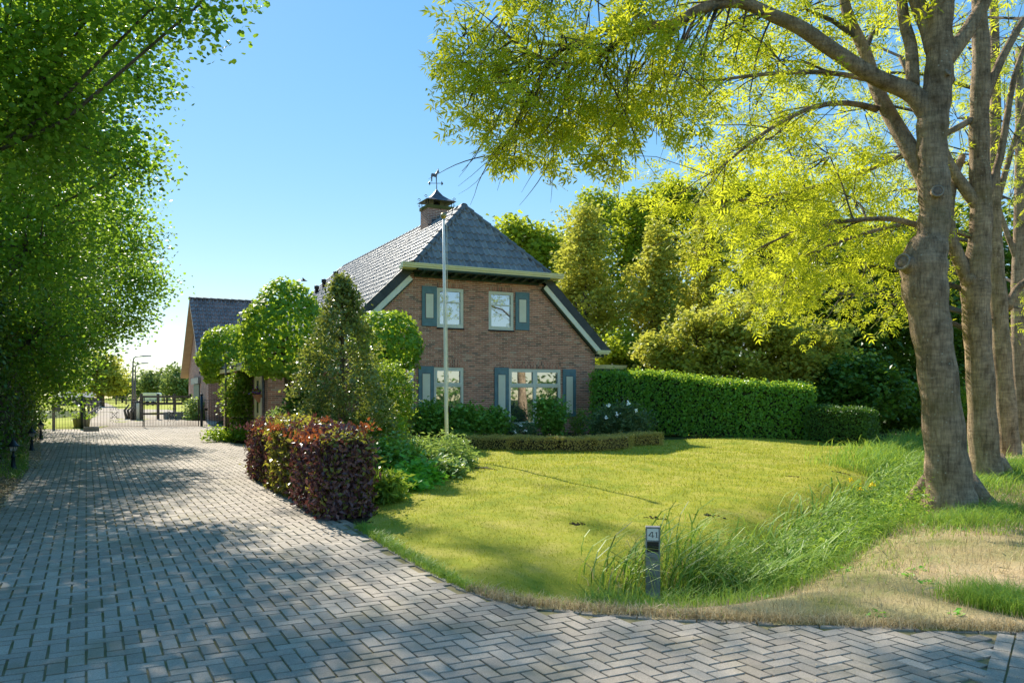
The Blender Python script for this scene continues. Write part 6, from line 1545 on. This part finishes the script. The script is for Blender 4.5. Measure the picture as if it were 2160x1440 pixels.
iron_panel('iron_side_panel', 'narrow iron panel between the hedge post and the left gate post', tuple(np.array(gL)-u3*.95), tuple(np.array(gL)-u3*.08), 1.24, 8)
q0 = np.array(gL)-u3*1.05
t = thing('hedge_post', (q0[0], q0[1], hz(*q0)), 'grey metal post at the hedge end, left of the gate', 'post', rz=A)
MB().box((-.06,-.06,-.1),(.06,.06,1.35)).lathe((0,0,1.35), [(.05,0),(.06,.04),(.02,.08)], 8).build('post', mPOSTW, t); MB().box((.06,-.08,.75),(.25,.08,1.02)).build('letter_box', mGALV, t)
tt_, L_ = iron_panel('pedestrian_gate', 'narrow iron garden gate between gate post and barn corner', tuple(np.array(gR)+u3*.10), tuple(np.array(gR)+u3*1.02), 1.20, 8)
MB().box((.02,-.03,.72),(.16,.03,.84)).build('lock_box', mIRON, tt_); tt_['category'] = 'gate'
MB().box((L_+.0,-.03,-.05),(L_+.07,.04,1.30)).build('post', mIRON, tt_)
# small fence with a scroll by the ivy bed
fa, fbb = G(492, 933), G(602, 931)
tf, Lf = iron_panel('bed_fence', 'low black iron fence with scroll top around the ivy bed', (fa.x, fa.y), (fbb.x, fbb.y), .78, 7)
mb = MB(); scroll(mb, Vector((Lf*.48,0,.84)), .07, 0, 1.2, Vector((1,0,0)), Vector((0,0,1)), .007); scroll(mb, Vector((Lf*.62,0,.82)), .07, math.pi, -1.2, Vector((1,0,0)), Vector((0,0,1)), .007); mb.build('scroll', mIRON, tf)
g_ = G(497, 929); t = thing('metal_rack', tuple(g_), 'slanting bright metal bars of a small rack by the ivy bed', 'rack')
for k in range(2): MB().tube([(k*.12,-.05,0),(k*.12+.14,.1,.42)], .012, 6).build('bar', mGALV, t)
# planters and trough
g_ = G(162, 903); t = thing('planter_tub', tuple(g_), 'round grey planter tub behind the iron side panel', 'planter')
MB().lathe((0,.4,0), [(.30,0),(.36,.40),(.38,.42),(.33,.42),(.30,.36)], 18).build('tub', mCONC, t)
P = np.array([0,.4,.5])+rng.normal(size=(420,3))*np.array([.2,.2,.10]); V, Fc, T = scatter(KITEW, P, frames(420, rng, .4, 0), .08*np.ones(420), rng); link('plant', np_mesh('plant', V, Fc, lEUO, T), t, 'stuff')
g_ = G(193, 909); t = thing('stone_trough', tuple(g_), 'low rectangular grey stone trough at the foot of the left gate post', 'trough', rz=A)
MB().box((-.28,-.12,0),(.28,.14,.17)).box((-.24,-.08,.171),(.24,.10,.175)).build('trough', mCONC, t, bevel=.01)
g_ = G(385, 884); t = thing('concrete_trough', tuple(g_), 'long pale concrete trough by the paddock rails', 'trough', rz=A)
MB().box((-.9,-.25,0),(.9,.25,.38)).build('trough', mCONC, t, bevel=.02)
g_ = G(293, 886); t = thing('white_bollard', tuple(g_), 'white striped bollard before the paddock rails', 'bollard')
MB().lathe((0,0,-.02), [(.13,0),(.12,.85),(.10,.90)], 10).build('shaft', mWHITE, t); MB().lathe((0,0,.88), [(.12,0),(.10,.07),(.02,.12)], 10).build('cap', mIRON, t)
# paddock rails beyond the yard
def rail_fence(label, pts, posts, rails, hgt=1.1, th=.05):
    p0, p1 = Vector((*pts[0], hz(*pts[0]))), Vector((*pts[1], hz(*pts[1]))); L = (p1-p0).length; a_ = math.atan2(p1.y-p0.y, p1.x-p0.x)
    t = thing('paddock_fence', tuple(p0), label, 'fence', rz=a_); me = None
    for k in range(posts):
        x = L*k/(posts-1); b_ = MB().box((-.06,-.06,-.1),(.06,.06,hgt+.08)).build('post', mWOOD, t) if me is None else link('post', me, t); me = b_.data; b_.location = (x,0,0)
    for z in rails: MB().box((-.05,-.09,z-th),(L+.05,-.061,z+th)).build('rail', mWOOD, t)
g2_ = lambda x, y: tuple(G(x, y))[:2]
rail_fence('dark two-rail paddock fence right of the bollard, behind the gate', [g2_(298,886), g2_(402,884)], 4, (.32,.82,1.18), 1.25)
rail_fence('far paddock fence across the meadow', [g2_(245,853), g2_(402,851)], 9, (.5,.95), 1.0)
rail_fence('rough rail fence running into the meadow on the left', [g2_(176,893), g2_(214,856)], 8, (.4,.85), .95)
# gnarled stumps and driftwood by the bollard
for (x, y, hh, lab) in ((279, 884, .95, 'left gnarled driftwood stump beside the white bollard'), (286, 886, .9, 'right gnarled driftwood stump beside the white bollard')):
    g_ = G(x, y); t = thing('driftwood_stump', tuple(g_), lab, 'stump'); mb = MB()
    for k in range(7):
        d = Vector(rng.normal(0,.10,3)); mb.tube([(d.x,d.y,-.05),(d.x*1.6,d.y,hh*.5),(d.x*.7+.05,d.y*1.4,hh*rng.uniform(.7,1.1))], [.09,.07,.03], 6)
    mb.build('stump', mWOOD, t)
# street lamps
for (x, Yl, top, xe, lab) in ((280, 60, 751, 318, 'taller street lamp with a curved arm beyond the gate'), (285, 66, 766, 312, 'lower street lamp with a curved arm just behind the taller one')):
    b_ = Vector(((x-1080)/F*Yl, Yl, hz((x-1080)/F*Yl, Yl))); tp = at(x, top, Yl); ex = at(xe, top, Yl); H_ = tp.z-b_.z; X_ = ex.x-b_.x
    t = thing('street_lamp', tuple(b_), lab, 'street lamp', 'street lamps beyond the gate')
    MB().tube([(0,0,0),(0,0,H_*.5),(.02,0,H_-.45),(.08,0,H_-.15),(.25,0,H_-.03),(X_*.6,0,H_)], [.09,.07,.05,.045,.04,.035], 8).build('pole', mWIRON, t)
    MB().prism([(X_*.55,-.09,H_-.05),(X_,-.07,H_-.02),(X_,-.07,H_+.05),(X_*.55,-.09,H_+.05)], (0,.18,0)).build('head', mGALV, t)
g_ = G(322, 849); t = thing('livestock_trailer', (g_.x, 95, hz(g_.x, 95)), 'white trailer parked far off at the meadow edge', 'trailer')
t.location.x = (321-1080)/F*95
MB().box((-.9,-.5,.45),(.9,.5,1.25)).prism([(-.95,-.52,1.25),(.95,-.52,1.25),(.8,-.52,1.45),(-.8,-.52,1.45)], (0,1.04,0)).build('body', mWHITE, t, bevel=.03)
for x in (-.3,.3): MB().tube([(x,-.56,.25),(x,-.5,.25)], .25, 12).build('wheel', mIRON, t)
g_ = (130-1080)/F*92; t = thing('far_shed', ((168-1080)/F*92, 92, hz(-48, 92)), 'pale roofed shed far beyond the hedge end', 'shed')
MB().box((-2,-1,0),(2,1,.9)).build('wall', mWOOD, t); MB().prism([(-2.2,-1.3,.9),(2.2,-1.3,.9),(2.2,0,1.5),(-2.2,0,1.5)], (0,0,.05)).build('roof', mCONC, t)
# hanging basket on the wing wall, a bird, the stick and bare scratches in the lawn
bp = HL(-(-11.5), 1.15, 1.75); t = thing('hanging_basket', tuple(bp), 'terracotta half basket with red and violet flowers by the door', 'basket', rz=A)
MB().add(*(lambda pr: ([ (r*math.cos(a_), r*math.sin(a_), z) for r, z in pr for a_ in np.linspace(math.pi/2, 3*math.pi/2, 9)], [(i*9+k, i*9+k+1, (i+1)*9+k+1, (i+1)*9+k) for i in range(len(pr)-1) for k in range(8)]))([(.02,-.28),(.12,-.2),(.22,-.05),(.27,.02),(.24,.02)])).build('pot', mTERRA, t)
mR = M('red_petals', (.6,.04,.02), .6, bmp=0); mV = M('violet_petals', (.25,.10,.45), .6, bmp=0)
for mm, nm, cx in ((mR, 'red_flowers', .10), (mV, 'violet_flowers', -.12), (lEUO, 'leaves', 0)):
    n = 60; P = np.array([-.12,cx,.10])+rng.normal(size=(n,3))*np.array([.07,.07 if nm != 'leaves' else .16,.05]); V, Fc, T = scatter(ROUND, P, frames(n, rng, .2, 0), .06*np.ones(n), rng); link(nm, np_mesh(nm, V, Fc, mm, T), t)
bb_ = at(640, 592, 21.0); t = thing('bird', tuple(bb_), 'small dark bird in the air just above the biggest ball tree', 'bird')
MB().tube([(-.06,0,0),(-.03,0,.01),(.02,0,.01),(.06,0,-.005),(.10,0,-.01)], [.008,.022,.026,.012,.006], 8).build('body', mPLASTIC, t)
for sg in (1,-1): MB().prism([(-.02,0,.015),(.05,0,.01),(.03,sg*.13,.05),(.0,sg*.12,.05)], (0,0,.004)).build('wing', mPLASTIC, t)
s0, s1 = G(1002, 988), G(1050, 992); t = thing('stick', tuple(s0), 'bare pale stick lying on the lawn beside the shrub mound', 'stick'); q = s1-s0
MB().tube([(0,0,.015), q*.5+Vector((0,.02,.03)), q+Vector((0,0,.012))], [.018,.014,.006], 6).tube([q*.2+Vector((0,0,.02)), q*.5+Vector((.05,.10,.05))], [.009,.003], 5).build('stick', mWOOD, t)
for (x, y, w, lab) in ((1215,1105,.11,'bare earth scrape left of the number post top'), (1385,1093,.12,'dark earth patch just behind the number post'), (1495,1087,.15,'long bare scrape in the middle of the lawn slope'), (1670,1005,.2,'thin bare scrape on the right of the lawn'), (1775,997,.16,'bare scrape nearest the reeds')):
    g_ = G(x, y); t = thing('earth_patch', tuple(g_), lab, 'bare patch', 'bare scrapes in the lawn')
    n = 26; P = rng.normal(size=(n,3))*np.array([w*.5,.05,.002])
    mb = MB()
    for p_ in P:
        zz = hz(g_.x+p_[0], g_.y+p_[1])-g_.z; r_ = rng.uniform(.012,.03)
        mb.lathe((p_[0],p_[1],zz-.004), [(r_,0),(r_*.7,r_*.5),(.003,r_*.7)], 5)
    mb.build('soil', mBED, t)
# fallen leaves and bits on the paving: nobody could count them
n = 2600; X = rng.uniform(-10, 4, n); Y = rng.uniform(4.6, 24, n); k = inside(X, Y, DRIVE); X, Y = X[k], Y[k]
P = np.stack([X, Y, h(X, Y)+.006], 1); V, Fc, T = scatter(KITEW, P, frames(len(P), rng, 2.5, 0), rng.uniform(.006,.02,len(P)), rng)
tag(link('leaf_debris', np_mesh('leaf_debris', V, Fc, lDRY, T)), 'tiny dry leaf bits scattered over the paving', 'debris', kind='stuff')
n = 5200; f = rng.random(n); X = -3.75-6.55*f-10.1*np.clip(f-.4,0,1)*0-np.abs(rng.normal(0,.35,n))+.2; Y = 4.6+12.7*f
kx = rng.random(n) < .55; f2 = rng.random(n); X = np.where(kx, -10.1-10.0*f2-np.abs(rng.normal(0,.4,n))+.25, X); Y = np.where(kx, 17.3+17.3*f2, Y)
P = np.stack([X, Y, h(X, Y)+.012], 1); V, Fc, T = scatter(KITEW, P, frames(len(P), rng, 1.2, 0), rng.uniform(.02,.05,len(P)), rng)
tag(link('fallen_leaves', np_mesh('fallen_leaves', V, Fc, lDRY, T)), 'brown fallen leaves along the left edge of the drive', 'leaves', kind='stuff')
